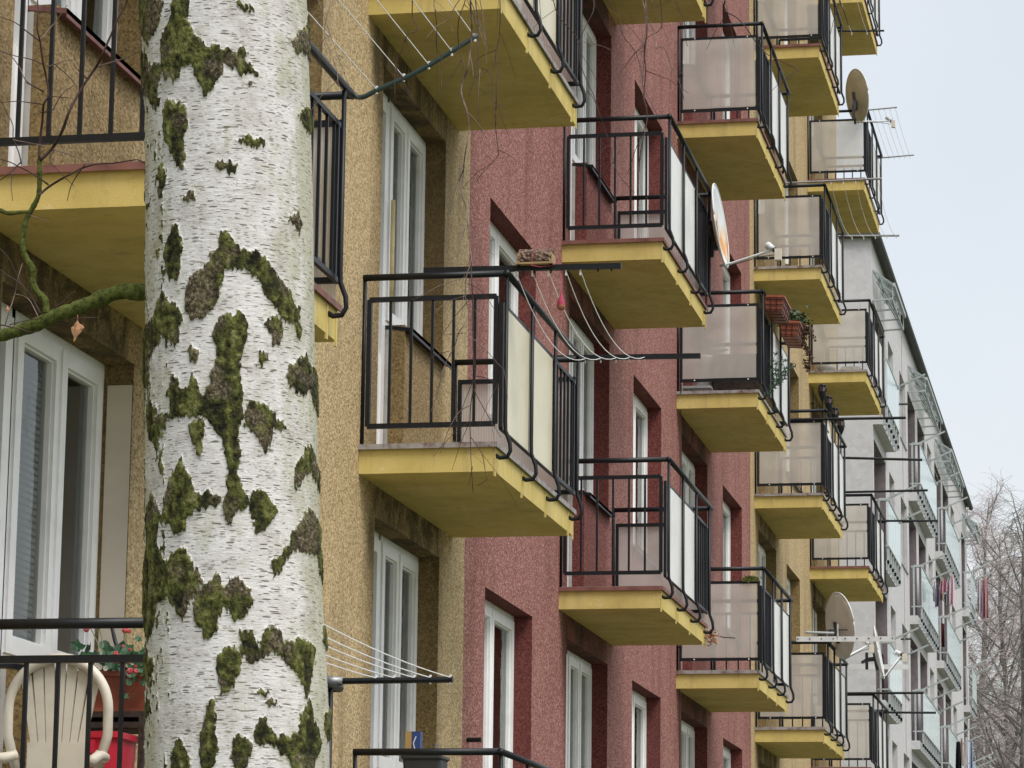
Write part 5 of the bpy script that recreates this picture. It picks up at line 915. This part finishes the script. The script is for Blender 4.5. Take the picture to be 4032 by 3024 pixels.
# ---------------------------------------------------------------- bottom centre balcony
bb=empty('detergent_box',(.225,18.32,2.98),'small blue and yellow detergent carton standing on the dark bin','box')
MB().box(-.045,.045,-.03,.03,0,.15).build('carton',simple('blue_card',(.03,.06,.20),.5,0,.4,.03,9),bb)
MB().box(-.0455,-.008,-.0308,-.0302,.0,.1505).build('yellow_side',simple('yellow_card',(.42,.27,.09),.5,0,.4,.03,9),bb)
mb=MB(); mb.tube([(.0,-.0312,.02),(.012,-.0312,.05),(.004,-.0312,.08),(.02,-.0312,.12)],.004,4); mb.build('white_swirl',M['white_sheet'],bb)
bn_=empty('waste_bin',(.29,18.35,F0),'dark grey plastic bin on the bottom centre balcony, flaring at the rim','bin')
mb=MB(); vs=[]
for hx,hy,z in ((.09,.09,.45),(.115,.11,.99),(.125,.12,1.0),(.125,.12,1.015),(.11,.105,1.015),(.085,.08,.5)): vs+=rrect(hx,hy,z,.02)
mb.add(vs,[(i*n+j,i*n+(j+1)%n,(i+1)*n+(j+1)%n,(i+1)*n+j) for i in range(5) for j in range(n)]+[tuple(range(n))[::-1]]); mb.build('body',M['charcoal_plastic'],bn_)
MB().box(-.08,.08,-.07,.07,0,.45).build('stand',M['wood_dark'],bn_); MB().bar((.06,-.02,.98),(.075,-.02,1.09),.02).build('handle',M['worn_steel'],bn_)
# ---------------------------------------------------------------- small finds on other balconies
o=empty('bird_nest',(.86,26.93,ZB0+.02),'wad of dead leaves and a stick caught under the corner of the red wall balcony','leaf litter'); mb=MB(); rg=random.Random(5); crown(mb,(.0,-.02,.05),.05,.06,.07,160,.03,rg); mb.build('dead_leaf',M['dry_leaf'],o); MB().tube([(-.02,0,.07),(.12,0,.04),(.21,0,.035)],.005,5).build('stick',M['twig'],o)
o=MB(); rg=random.Random(6); o.box(.66,.82,30.79,30.83,5.635,5.675); crown(o,(.74,30.81,5.68),.07,.03,.012,120,.02,rg); tag(o.build('moss_clump',M['limb']),'flat clump of dark moss lying on the black railing of the lower screened balcony','moss')
b_=empty('ceramic_bowl',(.22,44.25,ZB0+5.6+.185),'white ceramic bowl on the floor of a grey edged balcony in the last yellow column','bowl'); mb=MB(); mb.lathe([(.0,.0),(.06,.0),(.10,.02),(.135,.06),(.15,.10),(.142,.10),(.12,.06),(.08,.03),(0,.02)],(0,0,0),20); mb.build('body',M['white_sheet'],b_,True)
o=MB(); vs=[(.38,44.15,10.37),(.78,44.15,10.37),(.80,44.5,10.37),(.36,44.5,10.37),(.46,44.2,10.46),(.70,44.2,10.455),(.66,44.4,10.48),(.5,44.4,10.47)]; o.add(vs,[(0,1,5,4),(1,2,6,5),(2,3,7,6),(3,0,4,7),(4,5,6,7)]); tag(o.build('crumpled_sheet',simple('dirty_white_plastic',(.52,.51,.45),.5,0,.4,.15,25)),'crumpled dirty white plastic sheet beside the bowl','plastic sheet')
o=empty('folded_crate',(.16,31.1,ZB0+2.8+.182),'pale grey plastic crate at the wall end of the screened balcony with flower boxes','crate'); mb=MB(); mb.box(-.12,.15,-.1,.1,0,.06); mb.build('body',M['worn_steel'],o); MB().box(-.13,.16,-.11,.11,.06,.085).build('rim',M['dish_white'],o)
o=empty('storage_chest',(.50,31.25,ZB0+2.8+.182),'dark brown storage chest behind the ribbed screen with flower boxes above','chest'); MB().box(-.17,.30,-.1,.3,0,.40).build('body',M['wood_dark'],o); MB().box(-.18,.31,-.11,.31,.4,.43).build('lid',M['wood_dark'],o)
tp=empty('potted_conifer',(.22,31.3,ZB0+2.8+.182),'small potted conifer showing dimly behind the ribbed screen','potted plant'); mb=MB(); mb.lathe([(0,.09),(.08,.09),(.11,.42),(.12,.44),(.10,.44),(.0,.40)],(0,0,0),16); mb.build('pot',M['dish_white'],tp,True); mb=MB(); rg=random.Random(2)
for i in range(30):
    a=rg.uniform(0,6.28); L=rg.uniform(.12,.26); z=.42+.012*i*1.1; P=[(0,0,z),(L*.5*math.cos(a),L*.35*math.sin(a),z+.07),(L*math.cos(a),L*.6*math.sin(a),z+.08)]; mb.tube(P,[.016,.018,.006],5,cap=False)
mb.build('foliage',bpy.data.materials['blue_green_needle'],tp)
ob=empty('closed_umbrella',(-.10,18.42,5.2),'cream stick leaning upright by the yellow wall window behind the central balcony','stick'); MB().tube([(.01,.42,.6),(.01,.42,1.32)],.014,8).build('shaft',simple('cream_stick',(.62,.50,.24),.5),ob,True)
# ---------------------------------------------------------------- washing on the grey block
def cloth(c,W,H,mat,label,seed,grp,taper=.75):
    rg=random.Random(seed); n=12;k=10;vs=[];fs=[]; ph=rg.uniform(0,6)
    for s in (0,1):
        for j in range(k+1):
            v=j/k; ww=W*(taper+(1-taper)*math.sin(min(1,v*1.6)*math.pi/2))
            for i in range(n+1):
                u=i/n; hem=-.04*math.sin(3*u+ph)*v
                vs.append((ww*(u-.5),.06*math.sin(u*9+ph+v)*(0.3+v)+s*.006,-H*v+hem))
    N=(k+1)*(n+1)
    for j in range(k):
        for i in range(n):
            a=j*(n+1)+i; fs.append((a,a+1,a+n+2,a+n+1)); fs.append((N+a,N+a+n+1,N+a+n+2,N+a+1))
    o=MB().add(vs,fs).build(mat.name.replace('_cloth','')+'_garment' if False else 'laundry_item',mat,None,True); o.location=c; return tag(o,label,'laundry',grp)
mu=lambda c:tuple(.62*x+.38*sum(c)/3 for x in c)
cm=lambda n,c:simple(n+'_cloth',mu(c),.9,0,.1,.1,8)
pat=lambda n,a,b:simple(n+'_cloth',mu(a),.9,0,.1,.1,14,0,mu(b))
W1='laundry on the middle grey balcony'
for x,y,z,W,H,mt,lb in ((.02,72.2,11.00,.10,.45,cm('white',(.62,.60,.62)),'white garment hanging at the inner end of the crowded laundry line'),
 (.09,72.0,11.00,.12,.62,pat('purple',(.22,.15,.26),(.07,.04,.12)),'dark purple patterned garment on the crowded laundry line'),
 (.17,72.1,11.02,.10,.5,cm('tan',(.45,.30,.18)),'tan garment on the crowded laundry line'),
 (.25,71.9,11.04,.13,.34,pat('pink',(.62,.20,.32),(.40,.07,.16)),'bright pink checked garment in the middle of the crowded laundry line'),
 (.33,72.1,11.08,.10,.66,pat('lilac',(.55,.50,.58),(.30,.25,.34)),'pale mottled garment beside the pink checked one'),
 (.42,72.0,11.14,.12,.72,pat('rose',(.68,.42,.48),(.6,.5,.6)),'long pale rose garment at the outer end of the crowded laundry line')):
    cloth((x,y,z),W,H,mt,lb,int(x*100),W1,.35)
W2='laundry on the farther grey balcony'
for x,y,z,W,H,mt,lb in ((.70,79.0,11.90,.10,.80,pat('grey_lilac',(.52,.48,.55),(.38,.32,.38)),'grey lilac cloth hanging against the bare trees'),
 (.79,79.0,11.92,.08,.95,pat('dusty_pink',(.45,.20,.25),(.3,.1,.15)),'dark dusty pink cloth hanging against the bare trees'),
 (.87,79.0,11.98,.10,1.02,cm('salmon',(.72,.30,.32)),'long salmon pink towel, outermost against the bare trees')):
    cloth((x,y,z),W,H,mt,lb,int(x*100),W2,.6)
W3='laundry low on the grey block'
for x,y,z,W,H,mt,lb in ((.45,73.0,7.42,.14,1.2,cm('black',(.012,.014,.022)),'long black garment low on the grey block'),
 (.53,73.0,7.50,.07,.6,cm('beige',(.45,.30,.23)),'narrow beige garment between the black and white ones'),
 (.64,73.0,7.52,.07,1.1,cm('bright_white',(.7,.7,.74)),'white cloth beside the light blue towel low on the grey block'),
 (.74,73.0,7.45,.08,1.1,cm('light_blue',(.22,.34,.62)),'light blue towel low on the grey block')):
    cloth((x,y,z),W,H,mt,lb,int(x*100)+1,W3,.6)
o=empty('red_banner',(-.30,71.0,9.1),'dark red cloth hung inside the grey balcony bay','cloth')
for q,(x,y,z,h,w_) in enumerate(((-.33,80.2,10.80,1.2,.3),)):
    o.location=(x,y,z); MB().box(-.01,.085,0,.02,-.42,.18).build('cloth',simple('dark_red_cloth',(.10,.014,.02),.9),o)
o=empty('red_towel',(-.30,60.6,7.55),'tall dark red towel hanging in the nearest grey bay','towel'); MB().box(-.06,.03,0,.02,-.75,.55).build('cloth',bpy.data.materials['dark_red_cloth'],o)
